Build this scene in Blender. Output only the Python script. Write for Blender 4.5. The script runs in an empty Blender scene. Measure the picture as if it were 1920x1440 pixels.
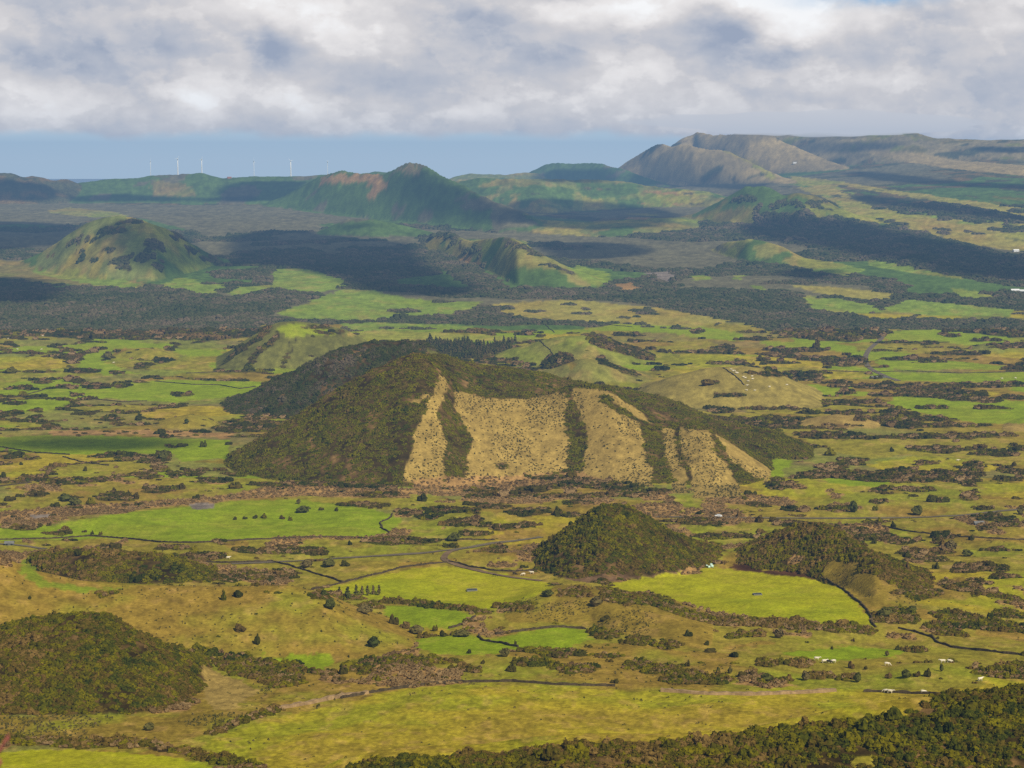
import bpy, math, random
import numpy as np
from mathutils import Vector, Matrix

rng = np.random.default_rng(7)
random.seed(7)
scene = bpy.context.scene
COL = scene.collection
R = math.radians

# ------------------------------------------------------------------ camera
F = 3583.0                       # focal length in pixels of the 1920 px wide photograph
PITCH = math.atan(420.0 / F)
CP, SP = math.cos(PITCH), math.sin(PITCH)

def ray(px, py):
    """pixel of the photograph -> (X/Y, Z/Y) of its sight line; camera at the origin looking along +Y"""
    u = np.asarray(px, float) - 960.0
    v = 720.0 - np.asarray(py, float)
    dy = F * CP + v * SP
    dz = v * CP - F * SP
    return u / dy, dz / dy

# ------------------------------------------------------------------ numpy noise
def hash2(ix, iy, seed=0):
    h = (ix.astype(np.int64) * 374761393 + iy.astype(np.int64) * 668265263 + seed * 974634777) & 0x7fffffff
    h = (h ^ (h >> 13)) * 1274126177 & 0x7fffffff
    h = (h ^ (h >> 16)) & 0x7fffffff
    return (h % 65536) / 65535.0

def vnoise(x, y, seed=0):
    ix = np.floor(x); iy = np.floor(y)
    fx = x - ix; fy = y - iy
    fx = fx * fx * fx * (fx * (fx * 6 - 15) + 10); fy = fy * fy * fy * (fy * (fy * 6 - 15) + 10)
    a = hash2(ix, iy, seed); b = hash2(ix + 1, iy, seed)
    c = hash2(ix, iy + 1, seed); d = hash2(ix + 1, iy + 1, seed)
    return (a * (1 - fx) + b * fx) * (1 - fy) + (c * (1 - fx) + d * fx) * fy

def fbm(x, y, octv=4, seed=0, gain=0.5):
    s = 0.0; amp = 1.0; t = 0.0
    for o in range(octv):
        s = s + amp * vnoise(x * 2 ** o + 17.3 * o, y * 2 ** o - 9.1 * o, seed + o)
        t += amp; amp *= gain
    return s / t                  # 0..1 about 0.5

def lodn(X, Y, bx, by, sc, octv, seed):
    """noise whose grain grows with distance, blended between fixed world scales so that it never streaks"""
    lv = np.log2(np.maximum(sc, 1e-3)); l0 = np.floor(lv); t = lv - l0
    out = np.zeros(np.broadcast(X, Y).shape)
    for L in np.unique(l0):
        m = l0 == L
        k = 2.0 ** L
        x = X[m]; y = Y[m]; tt = t[m]
        out[m] = (fbm(x / (bx * k), y / (by * k), octv, seed + int(L) * 7) * (1 - tt) + fbm(x / (bx * k * 2), y / (by * k * 2), octv, seed + (int(L) + 1) * 7) * tt)
    return out

def sstep(a, b, x):
    t = np.clip((x - a) / (b - a), 0, 1)
    return t * t * (3 - 2 * t)

# ------------------------------------------------------------------ the land
Ymax = 15500.0
TY = np.array([560, 716, 980, 1430, 1850, 2400, 3200, 4500, 6000, 8000, 11000], float)
TP = np.array([1440, 1277, 1100, 920, 800, 700, 600, 500, 430, 380, 342], float)
YS = np.exp(np.linspace(math.log(300), math.log(Ymax), 6000))

def smooth_curve(x, xp, fp, k):
    g = np.interp(x, xp, fp)
    ker = np.hanning(k * 2 + 1); ker /= ker.sum()
    return np.convolve(np.pad(g, k, mode='edge'), ker, 'valid')

_m = ray(np.full(len(TP), 960.0), TP)[1]
LY = np.log(YS)
_zs = smooth_curve(LY, np.log(np.r_[300, 480, TY, 12000, 16000]),
                   np.r_[-0.36 * 300 - 2, -163, _m * TY, -260, -900], 110)
_zs[YS < 520] = np.interp(YS[YS < 520], [300, 480, 520], [-110, -163, np.interp(520, YS, _zs)])

def base_z(X, Y):
    Yc = np.maximum(Y, 0.1)
    z = np.interp(np.log(np.maximum(Yc, 300)), LY, _zs)
    z = np.where(Yc < 300, -(0.36 * Yc + 2.2), z)
    az = X / Yc
    side = sstep(0.02, 0.29, az)
    r = np.interp(Yc, [3300, 4500, 6000, 8000, 11000, 13000, 16000], [0, 22, 48, 68, 84, 60, 0])
    z = z + side * r * Yc / F
    return z

def cast(zfun, px, py, y0=480, y1=14000):
    """first place along a sight line where it meets the surface zfun"""
    a, m = ray(px, py)
    a = np.atleast_1d(a); m = np.atleast_1d(m)
    Y = np.exp(np.linspace(math.log(y0), math.log(y1), 2600))
    outx = np.empty(len(a)); outy = np.empty(len(a))
    for i in range(len(a)):
        gap = m[i] * Y - zfun(a[i] * Y, Y)
        k = np.argmax(gap < 0)
        if gap[k] >= 0:
            k = np.argmin(gap); yy = Y[k]
        elif k == 0:
            yy = Y[0]
        else:
            g0, g1 = gap[k - 1], gap[k]
            yy = Y[k - 1] + (Y[k] - Y[k - 1]) * g0 / (g0 - g1)
        outx[i] = a[i] * yy; outy[i] = yy
    return outx, outy

# name, label, cover, D (metres foot to crest), crest sharpness, back factor, foot line, crest line
HILLS = []
def hill(key, label, cover, D, foot, crest, sharp=0.5, back=1.1, power=0.6, depth=None, Dp=None, gul=1.0):
    HILLS.append(dict(key=key, label=label, cover=cover, D=D, foot=foot, crest=crest, sharp=sharp,
                      back=back, power=power, Dp=Dp, gul=gul))

hill('spur', 'dark shrub covered slope rising across the bottom right of the view', 'forest', 70,
     [(520,1490),(2250,1490)],
     [(520,1490),(560,1455),(640,1420),(720,1403),(800,1396),(900,1393),(1000,1380),(1100,1373),(1200,1375),(1300,1372),
      (1400,1364),(1480,1345),(1560,1330),(1640,1320),(1700,1310),(1760,1305),(1830,1300),(1920,1285),(2100,1268),(2250,1262)], back=0.5)
hill('hill_fl', 'rounded hill covered in olive green bushes at the lower left corner', 'forest', 75,
     [(-420,1330),(-60,1345),(100,1345),(200,1345),(300,1338),(350,1322),(385,1290),(410,1262)],
     [(-420,1280),(-200,1215),(-60,1190),(0,1180),(60,1162),(130,1156),(200,1160),(250,1190),(300,1218),(350,1240),(390,1258),(410,1262)])
hill('hill_l2', 'broad low hill of rough ochre pasture left of the small green fields', 'tanol', 110,
     [(-420,1240),(0,1256),(200,1246),(400,1240),(600,1243),(700,1238),(770,1228),(830,1218)],
     [(-420,1020),(-150,1030),(0,1046),(60,1070),(150,1088),(300,1098),(420,1102),(540,1100),(610,1118),(650,1145),(700,1168),(760,1192),(800,1212),(830,1218)])
hill('mound_th', 'low mound thick with dark green bushes behind the ochre hill', 'forest', 40,
     [(45,1058),(80,1080),(160,1096),(300,1100),(380,1098),(425,1090)],
     [(45,1058),(80,1044),(130,1036),(200,1034),(260,1038),(310,1044),(360,1064),(400,1080),(425,1090)], back=1.0)
hill('hill_bush', 'steep rounded knoll wrapped in dark green and yellow bushes', 'forest', 75,
     [(990,1062),(1050,1082),(1130,1086),(1200,1081),(1270,1076),(1330,1060),(1390,1045)],
     [(990,1062),(1010,1040),(1045,1008),(1090,975),(1125,952),(1150,946),(1180,950),(1210,968),(1240,990),(1290,1016),(1340,1032),(1390,1045)], power=0.35)
hill('hill_cres', 'small crescent shaped crater with a dark bushy rim above the bright field', 'forest', 70,
     [(1362,1062),(1450,1074),(1520,1084),(1580,1102),(1640,1132),(1710,1138),(1780,1125)],
     [(1362,1062),(1400,1036),(1440,1012),(1480,994),(1515,984),(1545,986),(1580,1004),(1620,1030),(1660,1056),(1700,1080),(1740,1102),(1780,1125)], power=0.4)
hill('hill_cent', 'tussocky golden brown mound between the two bright green fields', 'tuss', 60,
     [(850,1188),(960,1180),(1050,1174),(1110,1180),(1150,1192),(1250,1208),(1320,1222),(1410,1225)],
     [(850,1188),(900,1172),(950,1148),(1000,1124),(1050,1106),(1090,1102),(1130,1112),(1180,1124),(1250,1150),(1300,1170),(1350,1193),(1410,1225)], power=0.4)
# the main crater, front and back rims
hill('crater', 'large crater cone with pale grassy strips between dark bush lines', 'forest', 175,
     [(412,868),(440,886),(500,898),(600,906),(700,911),(760,913),(850,911),(900,906),(1000,897),(1080,893),(1150,901),(1230,908),
      (1320,912),(1400,909),(1450,898),(1490,888),(1520,882)],
     [(412,868),(450,845),(500,812),(550,782),(600,752),(650,722),(700,694),(750,672),(785,662),(815,672),(838,697),(858,724),(885,734),(910,743),(950,745),
      (990,743),(1030,735),(1065,724),(1100,722),(1140,728),(1170,748),(1205,773),(1235,792),(1265,797),(1300,792),(1335,803),(1370,826),(1410,853),
      (1450,880),(1485,888),(1520,882)], power=0.25, Dp=[(412,20),(480,90),(600,150),(780,190),(900,170),(1100,165),(1300,130),(1400,90),(1480,40),(1520,12)], sharp=0.35)
hill('crater_b', '', 'forest', 150,
     [(720,888),(900,884),(1300,892),(1500,888),(1640,892)],
     [(720,760),(750,690),(780,668),(815,662),(860,676),(910,688),(960,692),(1020,700),(1060,713),(1100,722),(1150,724),(1200,738),(1250,752),
      (1290,768),(1330,788),(1370,798),(1420,802),(1460,812),(1500,832),(1540,858),(1580,874),(1640,886)], power=0.3, back=1.3,
      Dp=[(720,110),(780,160),(900,190),(1250,180),(1400,80),(1500,45),(1640,5)])
hill('hill_b2', 'second dark wooded hill just behind the left flank of the crater cone', 'forest', 150,
     [(395,772),(450,778),(520,783),(600,785),(700,785),(950,785)],
     [(395,772),(430,757),(470,737),(520,709),(580,679),(640,655),(700,642),(760,638),(800,646),(840,672),(880,706),(950,785)], power=0.4)
hill('hill_strip', 'small olive cone with dark diagonal bush strips and a sunken green top', 'olive2', 150,
     [(392,690),(450,694),(540,692),(600,690),(760,684)],
     [(392,690),(415,672),(450,644),(480,624),(515,606),(550,603),(600,607),(650,620),(690,641),(730,664),(760,684)], power=0.4)
hill('hill_g1', 'smooth pale green hill behind the crater cone beside a wedge of dark bushes', 'green2', 120,
     [(905,676),(980,682),(1100,690),(1180,684),(1255,676)],
     [(905,676),(950,660),(1000,643),(1050,631),(1095,627),(1130,634),(1180,654),(1220,668),(1255,676)], power=0.4)
hill('hill_g2', 'low green rise right behind the crater rim', 'green2', 90,
     [(975,712),(1100,722),(1250,714)],
     [(975,712),(1030,694),(1090,672),(1130,674),(1180,692),(1220,707),(1250,714)], power=0.4)
hill('knob', 'little dark brown cone in front of the smooth green hill', 'forest', 40,
     [(1010,692),(1050,698),(1085,698)],
     [(1010,692),(1030,674),(1045,666),(1065,668),(1078,682),(1085,698)], power=0.3)
hill('hill_cow', 'olive brown hill dotted with white cattle right of the crater cone', 'cowh', 150,
     [(1180,748),(1250,762),(1350,768),(1450,769),(1570,767)],
     [(1180,748),(1215,724),(1260,706),(1300,696),(1350,689),(1400,688),(1445,693),(1490,716),(1530,742),(1570,767)], power=0.4)
hill('mound_r', 'low tan mound between dark hedges on the right', 'tan', 50,
     [(1480,802),(1560,806),(1665,804)], [(1480,802),(1530,788),(1570,781),(1610,782),(1640,793),(1665,804)])
hill('mound_edge', 'low tan mound cut by the right edge of the view', 'tan', 60,
     [(1865,812),(2060,812)], [(1865,812),(1890,798),(1925,787),(1970,784),(2060,812)])
hill('mound_rt2', 'small green knoll among dark trees on the right plain', 'green2', 50,
     [(1815,658),(1890,664)], [(1815,658),(1840,645),(1862,643),(1890,664)])
hill('mound_sh', 'low grassy swell near the left foot of the crater cone', 'past', 50,
     [(280,802),(350,806),(420,800)], [(280,802),(320,788),(355,778),(385,784),(420,800)])
hill('mound_l3', 'low ochre swell on the left pastures', 'tanol', 60,
     [(200,672),(280,675),(345,672)], [(200,672),(240,656),(275,653),(310,660),(345,672)])
hill('rise_th', 'low wooded rise behind the thicket at the middle right', 'past', 70,
     [(1240,1004),(1330,1008),(1430,1000)], [(1240,1004),(1290,985),(1340,978),(1390,985),(1430,1000)])
# far hills
hill('far_left', 'rounded far hill at the left with sunlit left side and shaded dark right side', 'fgreen2', 330,
     [(25,498),(120,516),(200,524),(290,527),(340,517),(400,500),(445,494)],
     [(25,498),(80,472),(120,447),(165,420),(200,409),(230,406),(270,413),(310,429),(350,451),(400,480),(445,494)], power=0.5)
hill('far_low', 'low far cone with a flat top in front of the big central peak', 'dkgreen', 200,
     [(590,440),(700,446),(830,444)], [(590,440),(625,422),(650,412),(700,411),(745,420),(790,431),(830,444)], power=0.5)
hill('far_twin', 'long grassy far ridge descending to the right behind the green fields', 'fgreen', 330,
     [(785,462),(850,482),(920,512),(970,536),(1050,544),(1150,540)],
     [(785,462),(812,444),(835,437),(862,444),(885,454),(915,447),(945,444),(968,448),(1000,468),(1050,494),(1100,515),(1150,540)], power=0.6)
hill('far_twin2', '', 'fgreen', 240,
     [(860,470),(940,480),(1010,480)], [(860,462),(885,450),(920,446),(960,446),(985,456),(1010,480)], power=0.5)
hill('far_cone', 'broad far cone with a pale bare patch and a pointed dark summit', 'dkgreen', 480,
     [(480,388),(560,394),(650,404),(740,414),(850,427),(950,437),(1060,440)],
     [(480,388),(530,369),(575,344),(600,328),(625,323),(680,322),(722,323),(748,312),(772,307),(795,313),(840,337),(880,354),(930,376),(985,398),(1060,440)], power=0.45, sharp=0.3)
hill('far_g3', 'gentle green far slope below the right side of the big cone', 'fgreen2', 420,
     [(880,425),(1000,440),(1150,445),(1330,430)], [(880,410),(905,388),(950,400),(1010,412),(1100,418),(1220,410),(1290,415),(1330,430)], power=0.5)
hill('far_g4', 'mottled yellow green far upland beyond the central cone', 'fgreen2', 500,
     [(830,392),(1000,400),(1200,390),(1420,385)],
     [(830,345),(860,337),(900,333),(960,333),(1040,337),(1100,338),(1170,340),(1240,352),(1320,358),(1420,385)], power=0.5)
hill('far_r1', 'far hill with light green top and dark tree patches on the right', 'olive3', 350,
     [(1270,412),(1350,420),(1500,428),(1660,424)],
     [(1270,412),(1310,398),(1350,376),(1385,352),(1400,344),(1440,352),(1470,368),(1495,361),(1530,367),(1570,388),(1610,405),(1660,424)], power=0.5)
hill('far_r2', 'small round green far hill in the scrub on the right', 'fgreen', 180,
     [(1330,468),(1400,492),(1510,500),(1560,508)], [(1330,468),(1360,454),(1400,449),(1440,453),(1475,467),(1510,486),(1560,508)], power=0.5)
hill('far_r3', 'low green far mound of fields on the right', 'fargreen', 260,
     [(1590,495),(1700,510),(1800,525),(1870,535)], [(1590,495),(1650,484),(1710,480),(1770,495),(1820,512),(1870,535)], power=0.5)
hill('ridge_1', 'dark far ridge at the left edge of the skyline', 'scrub', 500,
     [(-300,384),(0,384),(90,382),(160,378),(220,376)],
     [(-300,330),(-60,338),(0,326),(20,324),(45,331),(62,325),(80,330),(100,338),(125,335),(150,346),(180,360),(220,376)], power=0.5)
hill('ridge_2', 'long level far ridge with wind turbines along its crest', 'dkgreen', 700,
     [(110,380),(300,380),(480,384),(600,384),(760,380)],
     [(110,352),(150,342),(185,337),(250,333),(300,329),(340,326),(380,328),(415,335),(440,334),(480,331),(550,331),(600,328),(680,322),(720,321),(760,330)], power=0.4)
hill('ridge_3', 'pale green far hillock on the skyline right of the pointed cone', 'fgreen2', 350,
     [(820,352),(900,352),(1000,350),(1060,350)],
     [(820,345),(850,331),(885,323),(915,326),(950,327),(985,322),(1010,325),(1060,350)], power=0.5)
hill('ridge_4', 'dark green flat topped far hill on the skyline', 'dkgreen', 420,
     [(960,345),(1060,348),(1200,350),(1260,350)],
     [(960,345),(990,324),(1015,311),(1035,306),(1080,306),(1128,306),(1150,313),(1180,322),(1260,350)], power=0.5)
hill('mount_a', 'brown rounded mountain lobe in front of the cloud capped summit', 'mtn', 600,
     [(1120,345),(1200,345),(1300,348),(1420,345),(1530,345)],
     [(1120,345),(1165,310),(1200,289),(1225,273),(1245,270),(1275,272),(1320,276),(1365,284),(1400,300),(1440,320),(1480,338),(1530,345)], power=0.4)
hill('mount_b', 'bare brown mountain with its top brushing the cloud base', 'mtn', 700,
     [(1220,318),(1300,330),(1400,330),(1500,325),(1600,318)],
     [(1220,300),(1262,272),(1285,256),(1308,248),(1335,255),(1365,252),(1400,247),(1440,252),(1480,270),(1530,292),(1600,318)], power=0.4)
hill('mount_c', 'broad dim mountain shoulder fading into cloud at the right', 'mtn2', 900,
     [(1380,320),(1600,310),(1800,300),(2400,300)],
     [(1380,270),(1440,251),(1500,249),(1570,252),(1630,248),(1680,243),(1715,247),(1750,258),(1800,261),(1850,262),(1920,261),(2050,262),(2400,268)], power=0.3)

for h in HILLS:
    f = np.array(h['foot'], float); c = np.array(h['crest'], float)
    pxs = np.arange(max(f[0, 0], c[0, 0]), min(f[-1, 0], c[-1, 0]) + 1, 4.0)
    fy = np.interp(pxs, f[:, 0], f[:, 1])
    k = 5 if len(pxs) > 40 else 2
    ker = np.hanning(2 * k + 1); ker /= ker.sum()
    sm = lambda a: np.convolve(np.pad(a, k, mode='edge'), ker, 'valid')
    fx, fd = cast(base_z, pxs, fy)
    azf = fx / fd
    k = 2; ker = np.hanning(2 * k + 1); ker /= ker.sum()
    cy = np.interp(pxs, c[:, 0], c[:, 1])
    cy = np.convolve(np.pad(cy, k, mode='edge'), ker, 'valid')
    azc, mc = ray(pxs, cy)
    hp = np.maximum(np.interp(azc, azf, fy) - cy, 0)
    if h['Dp']:
        d = np.array(h['Dp'], float); D = np.interp(pxs, d[:, 0], d[:, 1])
    else:
        D = h['D'] * (hp / max(hp.max(), 1)) ** h['power']
    D = sm(sm(D))
    fd = sm(fd)
    az = np.linspace(max(azf[0], azc[0]), min(azf[-1], azc[-1]), max(60, len(pxs)))
    Yf = np.interp(az, azf, fd); Dd = np.interp(az, azc, D) + 4.0
    if h['key'] == 'crater_b':
        Yf = np.interp(az, azf, fd) + 95
    if h['key'] == 'far_twin2':
        Yf = Yf + 150
    Yc = Yf + Dd
    zc = np.interp(az, azc, mc) * Yc
    H = zc - base_z(az * Yc, Yc)
    h['az'] = az; h['Yf'] = Yf; h['Yc'] = Yc; h['Yb'] = Yc + Dd * h['back'] + 10
    h['H'] = np.maximum(H, 0)
    # taper the ends
    n = len(az); e = np.minimum(np.arange(n), np.arange(n)[::-1]) / 4.0
    if h['key'] not in ('mount_c', 'ridge_1', 'spur', 'hill_fl', 'hill_l2', 'mound_edge'):
        h['H'] *= np.clip(e, 0, 1)
    else:
        h['H'] *= np.clip(np.arange(n)[::1] / 4.0, 0, 1) if h['key'] in ('mount_c', 'spur', 'mound_edge') else np.clip(np.arange(n)[::-1] / 4.0, 0, 1)

def hills(X, Y):
    Yq = np.maximum(Y, 1.0)
    A = X / Yq
    top = np.zeros_like(A); who = np.full(A.shape, -1, np.int16)
    for i, h in enumerate(HILLS):
        m = (A > h['az'][0]) & (A < h['az'][-1]) & (Yq > h['Yf'].min()) & (Yq < h['Yb'].max())
        if not m.any(): continue
        a = A[m]; y = Yq[m]
        yf = np.interp(a, h['az'], h['Yf']); yc = np.interp(a, h['az'], h['Yc']); yb = np.interp(a, h['az'], h['Yb'])
        H = np.interp(a, h['az'], h['H'])
        t = np.where(y < yc, (y - yf) / np.maximum(yc - yf, 1), (yb - y) / np.maximum(yb - yc, 1))
        t = np.clip(t, 0, 1)
        s = h['sharp']
        P = (1 - s) * t + s * np.sin(t * math.pi / 2)
        g = P * H
        sub = top[m]; w = who[m]
        better = g > sub + 0.25
        sub = np.where(better, g, sub); w = np.where(better, i, w)
        top[m] = sub; who[m] = w
    return top, who

def land(X, Y, full=False):
    X = np.asarray(X, float); Y = np.asarray(Y, float)
    z = base_z(X, Y)
    hz, who = hills(X, Y)
    und = (fbm(X / 90, Y / 90, 3, 11) - 0.5) * (4.5 + 3.5 * (1 - sstep(1100, 1700, Y))) + (fbm(X / 42, Y / 42, 2, 14) - 0.5) * 3.0 * (1 - sstep(1000, 1500, Y))
    und2 = (fbm(X / 420, Y / 420, 3, 12) - 0.5) * 2
    far = np.clip((Y - 2500) / 4000, 0, 1)
    rough = (fbm(X / 16, Y / 16, 3, 13) - 0.5) * 1.1
    calm = 1 - sstep(2, 12, hz) * 0.75
    gully = (fbm(X / 38, Y / 60, 3, 15) - 0.5) * 6.0 * sstep(6, 40, hz)
    fg = ((fbm(X / 170, Y / 260, 4, 16) - 0.5) * 34.0 + (0.5 - np.abs(fbm(X / 75, Y / 190, 3, 19) - 0.5) * 4) * 3.0) * sstep(30, 130, hz) * far
    keep = sstep(400, 700, Y)
    z = z + hz + ((und + rough * 0.8) * calm * keep + und2 * 8 * far * calm + gully * np.where(hz > 0, 1, 0) + fg) 
    return (z, who, hz) if full else z

def land_z(X, Y): return land(X, Y)

# ------------------------------------------------------------------ polar grid of the land (columns by bearing, rows by distance)
AZ = np.concatenate([np.linspace(-0.40, -0.292, 46)[:-1], np.linspace(-0.292, 0.292, 1010), np.linspace(0.292, 0.40, 46)[1:]])
_ca = np.linspace(-0.27, 0.27, 160)
_yy = np.exp(np.linspace(math.log(430), math.log(Ymax), 5000))
_g = np.empty((len(_ca), len(_yy)))
for i, a in enumerate(_ca):
    _g[i] = land(a * _yy, _yy) / _yy
_d = np.abs(np.diff(_g, axis=1))
_dens = 0.5 * _d.mean(0) + 0.5 * np.quantile(_d, 0.93, axis=0) + 2e-6
_dens = np.convolve(np.pad(_dens, 12, mode='edge'), np.ones(25) / 25, 'valid')
_cum = np.r_[0, np.cumsum(_dens)]; _cum /= _cum[-1]
NR = 1150
ROWS = np.interp(np.linspace(0, 1, NR), _cum, _yy)
ROWS = np.r_[np.geomspace(2.5, 425, 40), ROWS]
NR = len(ROWS); NC = len(AZ)
GA, GY = np.meshgrid(AZ, ROWS)          # rows x cols
GX = GA * GY
GZ, GWHO, GHZ = land(GX, GY, True)
GS = GZ / GY

def grid_idx(X, Y):
    a = X / Y
    ci = np.clip(np.interp(a, AZ, np.arange(NC)), 0, NC - 1.001)
    ri = np.clip(np.interp(Y, ROWS, np.arange(NR)), 0, NR - 1.001)
    return ri, ci
def gz(X, Y, G=None):
    G = GZ if G is None else G
    X = np.asarray(X, float); Y = np.asarray(Y, float)
    ri, ci = grid_idx(X, Y)
    r0 = ri.astype(int); c0 = ci.astype(int); fr = ri - r0; fc = ci - c0
    return (G[r0, c0] * (1 - fc) + G[r0, c0 + 1] * fc) * (1 - fr) + (G[r0 + 1, c0] * (1 - fc) + G[r0 + 1, c0 + 1] * fc) * fr
def gwho(X, Y):
    ri, ci = grid_idx(np.asarray(X, float), np.asarray(Y, float))
    return GWHO[np.rint(ri).astype(int), np.rint(ci).astype(int)]

def unproj(px, py, y0=None, y1=None):
    """where the sight line through a pixel of the photograph first meets the land (optionally within a range of distances)"""
    a, m = ray(px, py)
    a = np.atleast_1d(a); m = np.atleast_1d(m)
    r0 = 40 if y0 is None else int(np.searchsorted(ROWS, y0)); r1 = NR if y1 is None else int(np.searchsorted(ROWS, y1))
    ox = np.empty(len(a)); oy = np.empty(len(a))
    for i in range(len(a)):
        c = min(max(np.interp(a[i], AZ, np.arange(NC)), 0), NC - 1.001); c0 = int(c); fc = c - c0
        s = GS[r0:r1, c0] * (1 - fc) + GS[r0:r1, c0 + 1] * fc
        g = m[i] - s
        k = int(np.argmax(g < 0))
        if g[k] >= 0: k = int(np.argmin(g)); yy = ROWS[r0 + k]
        elif k == 0: yy = ROWS[r0]
        else: yy = ROWS[r0 + k - 1] + (ROWS[r0 + k] - ROWS[r0 + k - 1]) * g[k - 1] / (g[k - 1] - g[k])
        ox[i] = a[i] * yy; oy[i] = yy
    return ox, oy

HKEY = {h['key']: i for i, h in enumerate(HILLS)}

def dens_poly(pts, step=12.0, closed=True):
    P = []
    n = len(pts)
    for i in range(n if closed else n - 1):
        a = pts[i]; b = pts[(i + 1) % n]
        k = max(1, int(math.hypot(b[0] - a[0], b[1] - a[1]) / step))
        for j in range(k):
            P.append((a[0] + (b[0] - a[0]) * j / k, a[1] + (b[1] - a[1]) * j / k))
    if not closed: P.append(pts[-1])
    return np.array(P, float)

# ------------------------------------------------------------------ land cover
def lin(c):
    c = np.array(c, float) / 255.0
    return np.where(c <= 0.04045, c / 12.92, ((c + 0.055) / 1.055) ** 2.4)
SUNL = 0.92
CL = {}
CNAMES = []
CRGB = []
def cls(name, rgb):
    CL[name] = len(CNAMES); CNAMES.append(name); CRGB.append(lin(rgb) / SUNL)
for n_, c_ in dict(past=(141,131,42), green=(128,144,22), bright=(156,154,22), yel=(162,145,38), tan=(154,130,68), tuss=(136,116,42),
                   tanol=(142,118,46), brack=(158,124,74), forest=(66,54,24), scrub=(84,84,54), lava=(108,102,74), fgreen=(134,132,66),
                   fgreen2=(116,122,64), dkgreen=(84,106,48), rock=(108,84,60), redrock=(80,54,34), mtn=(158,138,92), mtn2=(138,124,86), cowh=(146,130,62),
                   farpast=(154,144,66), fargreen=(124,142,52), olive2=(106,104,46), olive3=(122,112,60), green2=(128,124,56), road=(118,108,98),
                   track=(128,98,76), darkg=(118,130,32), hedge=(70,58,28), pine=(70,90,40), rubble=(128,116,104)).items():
    cls(n_, c_)
CRGB = np.array(CRGB)

POLYS = []     # (class, xy polygon)
def area(c, pts, y0=None, y1=None, step=12.0):
    P = dens_poly(pts, step)
    x, y = unproj(P[:, 0], P[:, 1], y0, y1)
    POLYS.append((CL[c], np.stack([x, y], 1)))
def ell(c, cx, cy, w, h, y0=None, y1=None, n=14, tilt=0.0):
    t = np.linspace(0, 2 * math.pi, n, endpoint=False)
    r = 1 + 0.18 * np.sin(3 * t + cx) + 0.12 * np.sin(5 * t + cy)
    px = cx + w / 2 * np.cos(t) * r; py = cy + h / 2 * np.sin(t) * r + tilt * (px - cx)
    x, y = unproj(px, py, y0, y1)
    POLYS.append((CL[c], np.stack([x, y], 1)))
def band(c, pts, w, y0=None, y1=None):
    """strip along a line, w pixels tall"""
    P = dens_poly(pts, 14, closed=False)
    up = P + [0, -w / 2]; dn = (P + [0, w / 2])[::-1]
    Q = np.r_[up, dn]
    x, y = unproj(Q[:, 0], Q[:, 1], y0, y1)
    POLYS.append((CL[c], np.stack([x, y], 1)))

# --- far plain
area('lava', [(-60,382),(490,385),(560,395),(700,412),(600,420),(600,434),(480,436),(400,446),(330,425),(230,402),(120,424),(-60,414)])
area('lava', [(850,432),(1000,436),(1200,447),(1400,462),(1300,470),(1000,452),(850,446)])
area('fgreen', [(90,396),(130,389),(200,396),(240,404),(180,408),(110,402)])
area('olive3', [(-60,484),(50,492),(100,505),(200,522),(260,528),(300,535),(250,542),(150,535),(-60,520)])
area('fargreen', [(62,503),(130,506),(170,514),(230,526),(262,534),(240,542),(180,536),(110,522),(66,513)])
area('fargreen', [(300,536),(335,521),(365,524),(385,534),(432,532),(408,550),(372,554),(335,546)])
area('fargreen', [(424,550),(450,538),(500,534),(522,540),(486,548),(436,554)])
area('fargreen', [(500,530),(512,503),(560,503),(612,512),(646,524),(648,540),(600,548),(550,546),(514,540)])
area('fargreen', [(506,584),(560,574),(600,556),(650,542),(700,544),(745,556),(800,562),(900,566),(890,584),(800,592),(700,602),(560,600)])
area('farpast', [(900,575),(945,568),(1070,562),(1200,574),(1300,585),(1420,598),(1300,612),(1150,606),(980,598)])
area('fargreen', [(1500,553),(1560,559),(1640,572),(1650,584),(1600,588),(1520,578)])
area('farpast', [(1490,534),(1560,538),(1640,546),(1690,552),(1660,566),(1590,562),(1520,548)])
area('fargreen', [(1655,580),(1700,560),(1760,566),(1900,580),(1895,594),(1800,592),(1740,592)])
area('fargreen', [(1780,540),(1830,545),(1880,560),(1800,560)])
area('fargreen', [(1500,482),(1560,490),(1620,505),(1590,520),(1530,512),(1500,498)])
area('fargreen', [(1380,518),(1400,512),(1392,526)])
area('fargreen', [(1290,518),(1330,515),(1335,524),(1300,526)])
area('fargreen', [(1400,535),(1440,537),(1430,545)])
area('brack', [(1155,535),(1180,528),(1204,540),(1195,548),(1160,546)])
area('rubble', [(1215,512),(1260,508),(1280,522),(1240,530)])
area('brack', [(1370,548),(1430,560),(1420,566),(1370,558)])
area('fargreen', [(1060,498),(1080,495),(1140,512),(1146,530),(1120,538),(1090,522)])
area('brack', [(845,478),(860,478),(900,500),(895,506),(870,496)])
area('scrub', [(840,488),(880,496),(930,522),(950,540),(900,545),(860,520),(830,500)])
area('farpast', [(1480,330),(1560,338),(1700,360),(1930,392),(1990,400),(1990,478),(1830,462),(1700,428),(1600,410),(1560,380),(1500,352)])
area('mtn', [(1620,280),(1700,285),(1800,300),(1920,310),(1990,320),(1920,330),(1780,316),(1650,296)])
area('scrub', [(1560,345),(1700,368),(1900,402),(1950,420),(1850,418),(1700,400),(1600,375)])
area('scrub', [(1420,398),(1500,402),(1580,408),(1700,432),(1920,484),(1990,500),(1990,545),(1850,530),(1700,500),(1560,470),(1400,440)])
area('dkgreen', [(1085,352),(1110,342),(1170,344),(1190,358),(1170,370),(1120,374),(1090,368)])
area('brack', [(600,352),(602,331),(640,327),(700,327),(725,336),(726,352),(706,364),(700,374),(692,364),(700,348),(660,344),(640,338)], 4500, 9500)
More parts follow.
